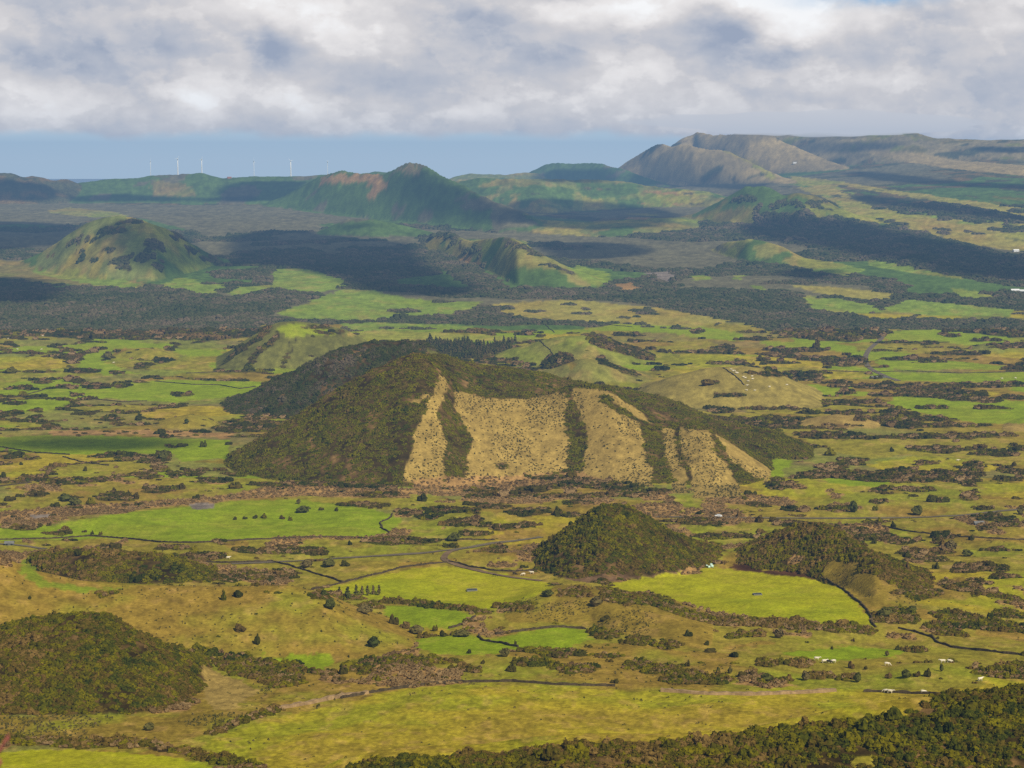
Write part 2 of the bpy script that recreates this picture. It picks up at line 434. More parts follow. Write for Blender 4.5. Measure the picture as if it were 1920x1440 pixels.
area('mtn', [(745,316),(772,309),(800,316),(790,322),(755,322)], 4500, 9500)
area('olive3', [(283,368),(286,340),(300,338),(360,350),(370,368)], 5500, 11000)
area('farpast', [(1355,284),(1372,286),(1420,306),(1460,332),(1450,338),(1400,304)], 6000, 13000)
# far right rolling patches
for i in range(46):
    u = rng.random(); v = rng.random()
    cx = 1480 + 460 * u; cy = 345 + 60 * u * 0.5 + (100) * v * (0.35 + 0.65 * u)
    ell(rng.choice(['scrub', 'dkgreen', 'scrub', 'olive2', 'fargreen']), cx, cy, rng.uniform(15, 60), rng.uniform(2, 5), tilt=0.16)
for i in range(30):
    ell(rng.choice(['scrub', 'dkgreen', 'brack', 'fgreen']), rng.uniform(960, 1330), rng.uniform(352, 432), rng.uniform(15, 60), rng.uniform(2, 5), tilt=0.03)
# dark blotches on the far left cone, diagonal scrub on it
for e in [(215,430,40,12),(240,415,50,8),(290,462,30,22),(350,448,45,12),(230,490,24,16),(270,485,30,8),(300,500,25,8),(205,470,24,12),(235,505,20,8),(360,470,25,7),
          (388,486,18,9),(140,455,30,9),(98,476,16,8),(172,447,26,6),(150,475,20,5),(175,490,20,5)]:
    ell('forest', *e)
for e in [(1425,390,10,18),(1453,390,8,20),(1500,380,10,14),(1528,381,22,8),(1470,380,16,8),(1400,372,40,10)]:
    ell('forest', *e)
band('forest', [(790,450),(840,440),(870,460),(905,475)], 6)
band('forest', [(955,455),(985,465),(1010,478)], 4)
band('forest', [(1010,498),(1040,500),(1075,515)], 3)

# --- scrub forests of the middle distance
area('scrub', [(-60,545),(100,550),(260,540),(420,557),(520,546),(612,551),(560,568),(510,588),(480,612),(400,638),(200,636),(-60,626)])
area('scrub', [(360,604),(480,598),(505,602),(470,628),(400,638),(330,636)])
area('scrub', [(1180,545),(1300,540),(1500,548),(1512,580),(1600,590),(1660,602),(1662,632),(1600,640),(1500,634),(1400,606),(1290,586),(1180,566),(950,558),(1000,545)])
area('scrub', [(1660,600),(1800,598),(1990,600),(1990,640),(1900,632),(1750,618),(1670,618)])
area('pine', [(798,640),(870,633),(905,641),(962,640),(950,656),(905,672),(850,675),(815,662)], 2200, 4200)
area('green', [(880,646),(890,638),(935,640),(938,644),(900,648)], 2200, 4200)
area('hedge', [(1094,627),(1125,629),(1180,650),(1226,668),(1200,672),(1150,660),(1112,646)], 2000, 3600)
area('green', [(1660,628),(1700,618),(1770,618),(1900,634),(1870,642),(1760,642),(1668,640)])
area('green', [(1282,618),(1320,612),(1400,628),(1395,640),(1320,634),(1282,630)])
area('green', [(1425,640),(1540,642),(1610,650),(1610,660),(1530,658),(1440,650)])
area('green', [(1630,672),(1700,670),(1860,684),(1850,692),(1700,694),(1640,684)])
area('yel', [(1540,694),(1620,694),(1640,706),(1560,712),(1540,704)])
area('green', [(1640,700),(1990,696),(1990,716),(1760,716),(1680,712)])
area('green', [(1680,742),(1800,750),(1990,776),(1990,796),(1830,794),(1700,768),(1660,756)])
area('green', [(1560,728),(1640,736),(1620,744),(1560,738)])
area('yel', [(1240,655),(1400,668),(1600,682),(1540,690),(1300,684)])
area('fargreen', [(640,602),(760,606),(900,612),(860,620),(700,624),(640,616)])
area('farpast', [(640,632),(700,618),(900,628),(1000,634),(900,640),(760,640)])
area('green', [(1150,606),(1280,612),(1400,625),(1300,628),(1100,618)])

# strips on the small striped cone
band('hedge', [(425,676),(450,658),(480,638),(508,614)], 8, 1800, 4200)
band('hedge', [(466,686),(486,666),(506,644),(524,624)], 16, 1800, 4200)
band('hedge', [(528,690),(540,668),(555,634)], 5, 1800, 4200)
area('green', [(518,618),(535,606),(560,606),(600,612),(640,625),(600,632),(540,630)], 1800, 4600)
ell('hedge', 590, 613, 50, 6, 1800, 4600); ell('hedge', 620, 622, 60, 6, 1800, 4600)
# pale marks on the second dark hill and the knob
area('olive2', [(801,648),(820,662),(818,668),(800,656)], 1400, 3000)
area('tuss', [(1060,672),(1075,680),(1078,694),(1066,690)], 1500, 3200)
band('hedge', [(1120,676),(1150,688),(1190,702)], 7, 1500, 3200)

# the pale strips on the crater cone
Y0, Y1 = 1350, 1700
area('tan', [(826,706),(838,708),(840,722),(826,758),(820,780),(837,820),(834,870),(831,906),(750,906),(765,860),(776,820),(792,785),(803,752),(817,722)], Y0, Y1, 8)
area('tan', [(857,730),(885,738),(908,747),(985,747),(1052,734),(1066,748),(1061,780),(1068,830),(1062,882),(1000,892),(920,896),(868,896),(880,850),(882,825),(866,790),(853,765)], Y0, Y1, 8)
area('tan', [(1072,726),(1138,731),(1150,742),(1126,742),(1128,752),(1160,775),(1200,790),(1205,830),(1222,880),(1224,914),(1160,905),(1090,888),(1100,820),(1086,770),(1072,748)], Y0, Y1, 8)
area('tan', [(1142,733),(1165,748),(1200,772),(1228,794),(1205,788),(1180,772),(1150,755)], Y0, Y1, 8)
area('tan', [(1242,803),(1263,803),(1276,850),(1292,925),(1262,925),(1254,880),(1243,830)], Y0, Y1, 8)
area('tan', [(1272,800),(1330,806),(1348,850),(1378,900),(1395,932),(1300,934),(1292,870),(1276,830)], Y0, Y1, 8)
area('tan', [(1334,808),(1370,830),(1410,856),(1450,884),(1438,905),(1410,890),(1377,870),(1360,838)], Y0, Y1, 8)
area('tan', [(775,752),(800,738),(806,742),(785,760)], Y0, Y1, 8)
area('brack', [(770,898),(900,893),(1090,886),(1160,905),(1100,915),(900,925),(780,925)], Y0 - 150, Y1)

# --- pastures near and middle
area('brack', [(-60,965),(150,948),(400,932),(545,905),(760,916),(770,934),(640,932),(560,930),(430,938),(200,962),(-60,985)])
area('green', [(-60,985),(100,985),(200,965),(350,950),(430,940),(560,936),(700,955),(760,974),(742,990),(700,1008),(560,1005),(370,1016),(200,1010),(100,1013),(-60,1016)])
area('rubble', [(352,946),(375,942),(402,944),(400,953),(370,956)])
area('rubble', [(50,965),(95,963),(98,970),(60,973)])
area('bright', [(585,1108),(640,1095),(700,1082),(760,1068),(835,1060),(900,1070),(1000,1084),(1042,1100),(1000,1118),(960,1132),(920,1142),(830,1136),(720,1126),(650,1118)])
area('green', [(708,1134),(800,1137),(892,1155),(868,1170),(840,1180),(760,1178),(740,1165)])
area('bright', [(1128,1095),(1200,1085),(1280,1070),(1330,1064),(1450,1076),(1535,1088),(1580,1105),(1612,1132),(1636,1170),(1560,1172),(1450,1158),(1340,1150),(1280,1132),(1230,1112),(1160,1106)])
area('green', [(790,1195),(850,1190),(930,1198),(1000,1212),(940,1226),(830,1228),(780,1215)])
area('green', [(905,1202),(1000,1182),(1060,1176),(1100,1182),(1104,1200),(1070,1215),(970,1214)])
area('brack', [(885,1152),(905,1160),(900,1180),(960,1186),(930,1194),(860,1184)])
area('yel', [(385,1398),(420,1378),(500,1350),(640,1320),(700,1302),(780,1288),(880,1282),(1000,1286),(1100,1292),(1300,1300),(1500,1300),(1600,1300),(1760,1308),(1700,1340),(1500,1360),(1300,1385),(1000,1400),(900,1412),(700,1424),(600,1460),(470,1460)])
area('bright', [(-60,1412),(150,1405),(330,1418),(400,1440),(400,1500),(-60,1500)])
area('past', [(1380,1215),(1600,1195),(1760,1200),(1930,1232),(1830,1240),(1850,1285),(1750,1296),(1500,1290),(1420,1262),(1380,1240)])
area('green', [(1460,1225),(1600,1212),(1700,1220),(1680,1232),(1560,1240)])
area('yel', [(1840,908),(1940,902),(1990,905),(1990,940),(1900,935),(1850,925)])
area('past', [(1535,832),(1700,828),(1720,850),(1640,860),(1560,848)])
area('green', [(1540,880),(1680,900),(1640,915),(1560,905)])
area('green', [(-60,822),(130,815),(430,825),(430,862),(330,850),(130,852),(-60,842)])
area('green', [(318,842),(430,836),(418,858),(340,866)])
area('yel', [(-60,670),(60,668),(130,672),(120,690),(40,694),(-60,690)])
area('tanol', [(210,655),(300,652),(345,664),(330,674),(240,670)])
area('green', [(150,664),(200,658),(200,680),(260,700),(200,705),(140,690)])
area('green', [(330,655),(430,655),(410,668),(350,668)])
area('green', [(-60,792),(30,800),(-60,806)])
area('brack', [(90,808),(300,806),(440,812),(430,822),(250,816),(100,818)])
area('green', [(300,712),(500,716),(460,740),(330,755),(200,748),(100,742),(60,732)])
area('tuss', [(1546,1060),(1575,1046),(1600,1054),(1640,1078),(1690,1104),(1722,1130),(1650,1138),(1610,1128),(1580,1104),(1548,1086)], 850, 1300)
area('rock', [(1060,1084),(1110,1082),(1165,1080),(1240,1074),(1310,1062),(1310,1068),(1240,1080),(1130,1090),(1060,1091)], 800, 1300)
area('redrock', [(1362,1064),(1380,1056),(1440,1066),(1480,1070),(1515,1074),(1535,1087),(1450,1078)], 800, 1300)
area('brack', [(1295,1062),(1330,1064),(1300,1078),(1275,1078)])
area('brack', [(1475,1055),(1500,1035),(1510,1050),(1500,1064)], 850, 1300)
area('darkg', [(40,1052),(56,1042),(66,1070),(100,1092),(160,1104),(250,1102),(150,1112),(80,1100),(45,1080)])
area('green', [(400,1238),(600,1225),(640,1232),(590,1262),(560,1262)])
area('tuss', [(200,1340),(330,1345),(400,1300),(430,1262),(520,1300),(520,1330),(400,1372),(300,1400),(100,1395),(-60,1386),(-60,1345)])
area('tan', [(385,1250),(420,1262),(480,1290),(440,1330),(400,1330),(380,1300)])
area('brack', [(-60,1030),(30,1034),(50,1045),(20,1060),(-60,1062)])

# roads and tracks are laid on the ground later; here are hedges and thickets (cx, cy, w, h)
TH = '''145 668 35 20;273 683 40 16;303 675 30 15;153 693 70 16;217 697 40 12;77 697 60 6;82 717 30 8;37 727 40 7;124 724 35 14;177 723 60 16;230 720 35 18;263 715 40 6;
63 743 50 12;342 738 50 14;143 739 25 10;27 755 40 10;23 772 50 16;67 767 30 14;68 781 30 8;157 775 35 10;213 783 50 18;240 795 90 8;377 808 40 10;430 802 80 18;473 797 25 10;
320 835 25 14;10 855 40 16;57 858 40 10;233 853 130 14;283 860 60 20;307 853 20 20;273 890 70 20;153 900 90 14;67 895 50 12;20 902 60 6;330 887 40 16;367 883 50 20;397 898 60 20;
297 915 60 20;443 887 60 14;513 907 80 12;63 925 50 14;123 933 25 14;207 930 60 20;43 987 60 12;117 997 50 12;327 1025 70 12;533 1030 165 20;500 1075 130 30;420 1078 90 26;
707 927 75 12;690 947 80 7;763 958 40 14;827 955 60 16;797 967 40 18;873 957 50 12;873 977 80 22;983 958 60 22;927 950 60 8;940 987 70 12;987 983 40 18;1070 965 40 10;
750 1013 140 18;923 1030 45 14;893 923 45 24;930 923 20 14;963 925 50 12;1060 929 240 8;1033 893 110 14;1107 902 90 14;1157 913 80 12;1190 928 60 8;940 873 30 18;
867 585 35 12;913 592 45 8;927 577 90 10;830 565 40 6;750 582 60 10;667 602 60 10;720 602 40 8;780 615 70 6;720 614 30 5;890 622 120 5;983 627 40 5;948 607 28 8;1003 583 35 6;
1067 571 30 4;1097 579 25 6;1097 588 60 3;1177 594 28 6;1210 582 50 18;1023 600 50 5;1212 610 20 10;1180 627 60 8;1267 615 40 5;1203 640 60 3;930 675 110 8;
1310 622 20 8;1413 635 50 7;1500 655 120 10;1357 652 60 6;1313 660 130 6;1447 663 80 6;1553 672 110 10;1580 680 80 14;1470 680 60 6;1363 682 90 4;1427 673 20 8;1390 677 20 8;
1713 642 140 6;1780 627 40 10;1847 637 60 8;1897 647 80 12;1790 662 80 8;1723 672 160 8;1740 678 60 6;1900 690 50 12;1873 682 20 5;
1480 700 150 12;1517 707 50 14;1328 716 30 8;1563 717 80 6;1613 723 120 10;1587 735 40 8;1673 740 100 8;1803 722 100 12;1873 720 100 14;1833 747 110 16;1897 743 50 14;1747 763 60 10;
1860 763 60 10;1760 722 50 10;1673 728 90 5;1600 752 110 10;1360 738 60 14;1430 765 140 8;1563 773 150 10;1680 783 180 14;1780 797 150 10;1347 767 50 16;1577 797 100 5;
1547 813 130 14;1600 820 140 8;1747 817 200 14;1847 813 130 10;1763 840 120 20;1860 847 80 18;1910 837 40 14;1597 862 50 20;1737 867 40 14;1690 883 110 22;1613 890 100 24;1787 887 110 26;
1823 873 40 36;1907 880 50 20;1893 897 60 10;1713 915 80 16;1823 927 24 24;1527 890 90 18;1553 873 60 16;1457 903 34 34;1563 953 60 7;1640 920 30 10;
1317 975 110 22;1860 967 70 20;1900 980 50 16;1357 1003 130 14;1480 980 60 12;1633 1005 110 18;1600 993 40 14;1693 1013 60 16;1767 1003 36 24;1847 987 30 16;1730 1033 100 20;
1747 1047 60 14;1830 1063 110 22;1677 1150 90 42;1727 1107 90 20;1830 1090 60 14;1880 1080 60 12;1897 1150 60 20;1780 1173 50 14;1377 1190 30 16;1413 1187 40 14;1487 1165 50 18;
1717 1218 40 12;1447 1242 60 14;1507 1242 44 20;1470 1273 34 14;1547 1265 40 14;1587 1270 36 12;1890 1253 110 44;1307 1267 110 36;
965 1135 70 20;1080 1108 64 26;1190 1122 110 24;1133 1185 45 26;1187 1200 60 20;1247 1207 60 20;1133 1228 45 12;1007 1240 60 20;1077 1250 80 28;878 1253 38 18;780 1237 140 20;
677 1253 60 20;693 1240 30 14;1200 1243 50 28;1250 1253 80 28;383 1220 60 16;533 1247 60 16;607 1260 50 14;597 1117 26 14;197 1113 36 12'''
for ln in TH.replace('\n', '').split(';'):
    v = [float(q) for q in ln.split()]
    q_ = 0.84 if v[1] < 900 and v[0] < 1250 else 1.0; ell('hedge', v[0], v[1] + v[3] * 0.15, v[2] * q_, v[3] * 0.66 * q_)
ell('hedge', 1830, 1107, 160, 16, tilt=0.22); ell('hedge', 1830, 1167, 180, 26, tilt=0.16)
area('hedge', [(402,1240),(440,1226),(500,1236),(562,1256),(560,1285),(520,1290),(470,1272),(420,1258)])
band('hedge', [(1135,1112),(1180,1118),(1230,1130),(1290,1152),(1340,1165),(1400,1166),(1480,1172),(1560,1178),(1630,1184)], 14)
band('hedge', [(720,1128),(790,1132),(850,1140),(900,1148),(915,1148)], 6)
band('hedge', [(400,1374),(440,1357),(480,1342),(522,1332)], 9)
band('hedge', [(-60,1388),(80,1391),(150,1396),(220,1392),(270,1396),(330,1406),(380,1416),(440,1434),(500,1450)], 14)
band('hedge', [(930,925),(1000,920),(1060,908),(1140,915),(1210,928)], 7)
band('hedge', [(560,905),(640,910),(740,915)], 8)
band('hedge', [(1530,880),(1600,892),(1680,900),(1760,895),(1830,905)], 12)
area('tan', [(1770,1060),(1790,1058),(1800,1066),(1780,1070)])
area('past', [(1764,1325),(1778,1320),(1782,1350),(1768,1372),(1745,1395),(1750,1370),(1768,1345)])
area('past', [(1600,1420),(1640,1418),(1650,1440),(1600,1445)])

def in_poly(px, py, V):
    x0, y0 = V[:, 0], V[:, 1]
    x1, y1 = np.roll(x0, -1), np.roll(y0, -1)
    c = np.zeros(px.shape, bool)
    for a, b, d, e in zip(x0, y0, x1, y1):
        if b == e: continue
        k = (b > py) != (e > py)
        c ^= k & (px < (d - a) * (py - b) / (e - b) + a)
    return c

def voro(x, y, size, seed):
    gx = x / size; gy = y / size
    ix = np.floor(gx); iy = np.floor(gy)
    f1 = np.full(x.shape, 9e9); f2 = np.full(x.shape, 9e9)
    i1 = np.zeros(x.shape); i2 = np.zeros(x.shape)
    for dx in (-1, 0, 1):
        for dy in (-1, 0, 1):
            cx = ix + dx; cy = iy + dy
            px = cx + 0.1 + 0.8 * hash2(cx, cy, seed); py = cy + 0.1 + 0.8 * hash2(cx, cy, seed + 1)
            d = np.hypot(px - gx, py - gy); idn = hash2(cx, cy, seed + 2)
            n1 = d < f1
            i2 = np.where(n1, i1, np.where(d < f2, idn, i2)); f2 = np.where(n1, f1, np.minimum(f2, d))
            i1 = np.where(n1, idn, i1); f1 = np.where(n1, d, f1)
    return f1, f2, i1, i2

HCOV = np.array([CL[h['cover']] for h in HILLS] + [0])
def cover(X, Y):
    X = np.asarray(X, float); Y = np.asarray(Y, float)
    who = gwho(X, Y)
    sc = np.clip(Y / 1500, 0.35, 3.5)
    wx = (lodn(X, Y, 9, 9, sc, 3, 131) - 0.5) * 14 * sc + (lodn(X, Y, 40, 40, sc, 2, 333) - 0.5) * 8 * sc
    wy = (lodn(X, Y, 9, 9, sc, 3, 532) - 0.5) * 20 * sc
    cr_ = 1 - 0.6 * ((Y > 1300) & (Y < 1750) & (np.abs(X + 30) < 260))
    px = X + wx * cr_; py = Y + wy * cr_
    out = np.full(X.shape, CL['past'], np.int16)
    # enclosed fields
    rx = X * 0.93 - Y * 0.37 + wx; ry = X * 0.37 + Y * 0.93 + wy
    f1, f2, c1, c2 = voro(rx, ry, 92.0, 51)
    pal = np.array([CL[n] for n in ('past', 'tanol', 'green2', 'green', 'past', 'yel', 'tuss', 'green', 'olive3', 'past')])
    mid = (Y > 1500)
    out = np.where(mid, pal[(c1 * 9.99).astype(int)], out)
    nearpal = np.array([CL[n] for n in ('past', 'past', 'green2', 'past', 'yel', 'past', 'past', 'past', 'tanol', 'past')])
    out = np.where(~mid, nearpal[(c1 * 9.99).astype(int)], out)
    edge = (f2 - f1) * 92.0
    on = ((c1 * 31.7 + c2 * 31.7) % 1.0)
    dens = fbm(X / 70, Y / 70, 2, 61)
    hedge = mid & (edge < 2.6 + 9 * on * dens) & (on > 0.36) & (dens > 0.43)
    out = np.where(hedge, CL['hedge'], out)
    n1 = fbm(X / 120, Y / 170, 4, 62)
    lean = sstep(-0.1, 0.25, X / Y) * 0.035
    out = np.where(mid & (n1 > 0.70 - lean) & (edge > 2), CL['hedge'], out)
    # rough ground near
    n2 = fbm(X / 45, Y / 60, 4, 63)
    out = np.where((~mid) & (n2 > 0.645), CL['brack'], out)
    out = np.where((~mid) & (n2 < 0.36), CL['tanol'], out)
    n3 = fbm(X / 22, Y / 30, 4, 64)
    out = np.where((~mid) & (n3 > 0.76), CL['hedge'], out)
    # the wild plain farther off
    sct = -0.0 + 3150 + (fbm(X / 300, Y / 300, 3, 65) - 0.5) * 500 + 250 * sstep(0, 0.25, X / Y)
    wild = Y > sct
    n4 = fbm(X / 500, Y / 700, 4, 66)
    out = np.where(wild, CL['scrub'], out)
    out = np.where(wild & (n4 > 0.57), CL['lava'], out)
    out = np.where(wild & (n4 < 0.40), CL['dkgreen'], out)
    hc = HCOV[who]
    out = np.where(who >= 0, hc, out)
    out = np.where((Y < 560) & (X / np.maximum(Y, 1) > -0.13 + 0 * X), CL['forest'], out)
    fh = (who >= 0) & (Y > 3300)
    n5 = fbm(X / 160, Y / 260, 4, 67)
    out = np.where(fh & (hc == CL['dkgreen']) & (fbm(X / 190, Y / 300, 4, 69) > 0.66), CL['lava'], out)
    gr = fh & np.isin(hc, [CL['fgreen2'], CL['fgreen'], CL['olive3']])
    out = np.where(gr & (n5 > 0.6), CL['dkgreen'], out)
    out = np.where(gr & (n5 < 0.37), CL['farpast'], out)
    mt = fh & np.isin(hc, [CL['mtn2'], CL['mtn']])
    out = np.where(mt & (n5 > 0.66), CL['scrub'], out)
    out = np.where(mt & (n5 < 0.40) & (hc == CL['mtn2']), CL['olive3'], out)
    for c, V in POLYS:
        lo = V.min(0) - 15; hi = V.max(0) + 15
        m = (px > lo[0]) & (px < hi[0]) & (py > lo[1]) & (py < hi[1])
        if m.any():
            k = np.flatnonzero(m.ravel())
            ins = in_poly(px.ravel()[k], py.ravel()[k], V)
            out.ravel()[k[ins]] = c
    return out, who

GC, _ = cover(GX, GY)
FOREST = [CL['forest'], CL['hedge'], CL['scrub'], CL['pine']]

# ------------------------------------------------------------------ colours of the ground sheet
def ground_colour(X, Y, C, HZ):
    col = CRGB[C].copy()
    sc = np.clip(Y / 1200, 0.5, 4)
    a = lodn(X, Y, 60, 80, sc, 4, 771)[..., None]
    b = lodn(X, Y, 9, 14, sc, 3, 872)[..., None]
    c = lodn(X, Y, 2.2, 3.5, sc, 2, 973)[..., None]
    grassy = np.isin(C, [CL[n] for n in ('past', 'green', 'bright', 'yel', 'tanol', 'green2', 'darkg', 'fargreen', 'farpast', 'fgreen', 'fgreen2', 'olive3', 'tuss')])[..., None]
    soft = np.isin(C, [CL[n] for n in ('green', 'bright', 'darkg')])[..., None]
    warm = CRGB[CL['tanol']] * [1.04, 1.02, 1.0]
    grn = CRGB[CL['green']]
    k = np.where(soft, 0.35, 1.0)
    col = np.where(grassy, col * (1 - k * 0.45 * sstep(0.5, 0.72, a)) + warm * k * 0.45 * sstep(0.5, 0.72, a), col)
    col = np.where(grassy, col * (1 - 0.45 * sstep(0.5, 0.28, a)) + grn * 0.45 * sstep(0.5, 0.28, a), col)
    spots = sstep(0.56, 0.72, b)
    tb = CRGB[CL['brack']]
    col = np.where(grassy, col * (1 - 0.35 * k * spots) + tb * 0.35 * k * spots, col)
    col = col * (0.8 + 0.4 * b) * (1 + (c - 0.5) * np.where(soft, 0.3, 0.8)) * (1 - np.where(soft, 0.10, 0.24) * sstep(0.5, 0.66, lodn(X, Y, 5, 8, sc, 3, 1171)[..., None]))
    # bare bracken between bushes
    fr = np.isin(C, FOREST)[..., None]
    br = sstep(0.5, 0.7, lodn(X, Y, 14, 20, sc, 3, 674))[..., None]
    col = np.where(fr, col * (1 - 0.55 * br) + CRGB[CL['brack']] * 0.55 * br * 0.8, col)
    return np.clip(col, 0.004, 0.8)

GCOL = ground_colour(GX, GY, GC, GHZ)
# soften class edges by one vertex
_k = GCOL.copy()
_k[1:-1, 1:-1] = (GCOL[1:-1, 1:-1] * 4 + GCOL[:-2, 1:-1] + GCOL[2:, 1:-1] + GCOL[1:-1, :-2] + GCOL[1:-1, 2:]) / 8
GCOL = _k
# darken the ground at a forest's own foot and fringe it with dry grass
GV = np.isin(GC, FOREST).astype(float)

# ------------------------------------------------------------------ materials
def newmat(name):
    m = bpy.data.materials.new(name); m.use_nodes = True
    nt = m.node_tree; nt.nodes.clear()
    return m, nt, nt.nodes, nt.links
def N(nt, t, **k):
    n = nt.nodes.new(t)
    for a, b in k.items(): setattr(n, a, b)
    return n
def ramp(nt, stops, interp='LINEAR'):
    r = N(nt, 'ShaderNodeValToRGB'); cr = r.color_ramp; cr.interpolation = interp
    while len(cr.elements) < len(stops): cr.elements.new(0.5)
    for e, (p, c) in zip(cr.elements, stops):
        e.position = p; e.color = tuple(c) + (1,) if len(c) == 3 else c
    return r
def noise(nt, vec, scale, detail=4, rough=0.55):
    n = N(nt, 'ShaderNodeTexNoise'); n.inputs['Scale'].default_value = scale; n.inputs['Detail'].default_value = detail
    n.inputs['Roughness'].default_value = rough
    nt.links.new(vec, n.inputs['Vector']); return n
def mathn(nt, op, a, b=None, c=None, clamp=False):
    n = N(nt, 'ShaderNodeMath', operation=op); n.use_clamp = clamp
    for i, v in enumerate((a, b, c)):
        if v is None: continue
        if hasattr(v, 'is_output'): nt.links.new(v, n.inputs[i])
        else: n.inputs[i].default_value = v
    return n.outputs[0]

def ground_material():
    m, nt, ns, ln = newmat('ground cover')
    geo = N(nt, 'ShaderNodeNewGeometry')
    att = N(nt, 'ShaderNodeAttribute', attribute_name='Col')
    veg = N(nt, 'ShaderNodeAttribute', attribute_name='veg')
    n1 = noise(nt, geo.outputs['Position'], 0.55, 5, 0.65)
    n2 = noise(nt, geo.outputs['Position'], 0.09, 4, 0.6)
    f = mathn(nt, 'MULTIPLY_ADD', n1.outputs['Fac'], 1.4, 0.30)
    g = mathn(nt, 'MULTIPLY_ADD', n2.outputs['Fac'], 0.9, 0.55)
    fg = mathn(nt, 'MULTIPLY', f, g)
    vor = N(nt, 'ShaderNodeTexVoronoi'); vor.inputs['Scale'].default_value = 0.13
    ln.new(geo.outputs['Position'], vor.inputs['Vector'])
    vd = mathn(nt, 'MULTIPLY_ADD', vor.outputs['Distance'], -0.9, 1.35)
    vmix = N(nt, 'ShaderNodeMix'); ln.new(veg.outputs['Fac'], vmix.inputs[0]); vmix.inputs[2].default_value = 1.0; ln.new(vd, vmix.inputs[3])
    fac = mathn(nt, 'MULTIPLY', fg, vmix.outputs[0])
    mul = N(nt, 'ShaderNodeVectorMath', operation='SCALE')
    ln.new(att.outputs['Color'], mul.inputs[0]); ln.new(fac, mul.inputs['Scale'])
    bs = N(nt, 'ShaderNodeBsdfDiffuse'); ln.new(mul.outputs[0], bs.inputs['Color'])
    bump = N(nt, 'ShaderNodeBump'); bump.inputs['Strength'].default_value = 0.5; bump.inputs['Distance'].default_value = 0.9
    hh = mathn(nt, 'ADD', n1.outputs['Fac'], mathn(nt, 'MULTIPLY', mathn(nt, 'MULTIPLY', vor.outputs['Distance'], -2.2), veg.outputs['Fac']))
    ln.new(hh, bump.inputs['Height']); ln.new(bump.outputs[0], bs.inputs['Normal'])
    o = N(nt, 'ShaderNodeOutputMaterial'); ln.new(bs.outputs[0], o.inputs['Surface'])
    return m
M_GROUND = ground_material()

def flat_material(name, col, rough=0.8, nscale=1.0, amt=0.3, metallic=0.0):
    m, nt, ns, ln = newmat(name)
    geo = N(nt, 'ShaderNodeNewGeometry')
    n1 = noise(nt, geo.outputs['Position'], nscale, 4, 0.6)
    r = ramp(nt, [(0.3, tuple(c * (1 - amt) for c in col)), (0.7, tuple(min(1, c * (1 + amt)) for c in col))])
    ln.new(n1.outputs['Fac'], r.inputs['Fac'])
    bs = N(nt, 'ShaderNodeBsdfPrincipled'); ln.new(r.outputs['Color'], bs.inputs['Base Color'])
    bs.inputs['Specular IOR Level'].default_value = 0.05 if rough > 0.75 else 0.4
    bs.inputs['Roughness'].default_value = rough; bs.inputs['Metallic'].default_value = metallic
    o = N(nt, 'ShaderNodeOutputMaterial'); ln.new(bs.outputs[0], o.inputs['Surface'])
    return m

def leaf_material(name, stops, scale_big=0.012, hue=1.0):
    m, nt, ns, ln = newmat(name)
    geo = N(nt, 'ShaderNodeNewGeometry'); oi = N(nt, 'ShaderNodeObjectInfo')
    big = noise(nt, geo.outputs['Position'], scale_big, 3, 0.6)
    fine = noise(nt, geo.outputs['Position'], 0.9, 2, 0.6)
    v = mathn(nt, 'ADD', mathn(nt, 'MULTIPLY', big.outputs['Fac'], 1.5), mathn(nt, 'MULTIPLY', oi.outputs['Random'], 0.75))
    v = mathn(nt, 'ADD', v, mathn(nt, 'MULTIPLY', fine.outputs['Fac'], 0.5))
    v = mathn(nt, 'ADD', v, -0.88, clamp=True)
    r = ramp(nt, stops); ln.new(v, r.inputs['Fac'])
    sc = mathn(nt, 'MULTIPLY_ADD', fine.outputs['Fac'], 1.0, 0.5)
    mul = N(nt, 'ShaderNodeVectorMath', operation='SCALE'); ln.new(r.outputs['Color'], mul.inputs[0]); ln.new(sc, mul.inputs['Scale'])
    d = N(nt, 'ShaderNodeBsdfDiffuse'); t = N(nt, 'ShaderNodeBsdfTranslucent'); mx = N(nt, 'ShaderNodeMixShader'); mx.inputs[0].default_value = 0.22
    ln.new(mul.outputs[0], d.inputs['Color']); ln.new(mul.outputs[0], t.inputs['Color'])
    ln.new(d.outputs[0], mx.inputs[1]); ln.new(t.outputs[0], mx.inputs[2])
    o = N(nt, 'ShaderNodeOutputMaterial'); ln.new(mx.outputs[0], o.inputs['Surface'])
    return m
STOPS = [(0.0, (0.040, 0.050, 0.007)), (0.22, (0.095, 0.096, 0.007)), (0.40, (0.20, 0.170, 0.004)), (0.55, (0.085, 0.080, 0.007)), (0.75, (0.13, 0.088, 0.015)), (1.0, (0.22, 0.14, 0.038))]
M_LEAF = leaf_material('bush foliage', STOPS)
M_LEAFC = leaf_material('cone bush foliage', [(0.0, (0.055, 0.064, 0.007)), (0.25, (0.11, 0.112, 0.007)), (0.45, (0.19, 0.172, 0.004)), (0.6, (0.11, 0.102, 0.008)), (0.8, (0.13, 0.10, 0.016)), (1.0, (0.19, 0.13, 0.036))], 0.028)
M_LEAFB = leaf_material('dull bush foliage', [(0.0, (0.04, 0.052, 0.010)), (0.5, (0.078, 0.082, 0.016)), (0.8, (0.10, 0.085, 0.04)), (1.0, (0.16, 0.12, 0.07))], 0.02)
M_LEAFM = leaf_material('dark bush foliage', [(0.0, (0.030, 0.038, 0.008)), (0.4, (0.065, 0.064, 0.009)), (0.75, (0.09, 0.064, 0.016)), (1.0, (0.19, 0.12, 0.038))])
M_LEAFD = leaf_material('dark tree foliage', [(0, (0.07, 0.085, 0.018)), (0.5, (0.12, 0.12, 0.025)), (0.8, (0.16, 0.13, 0.04)), (1, (0.2, 0.15, 0.06))])
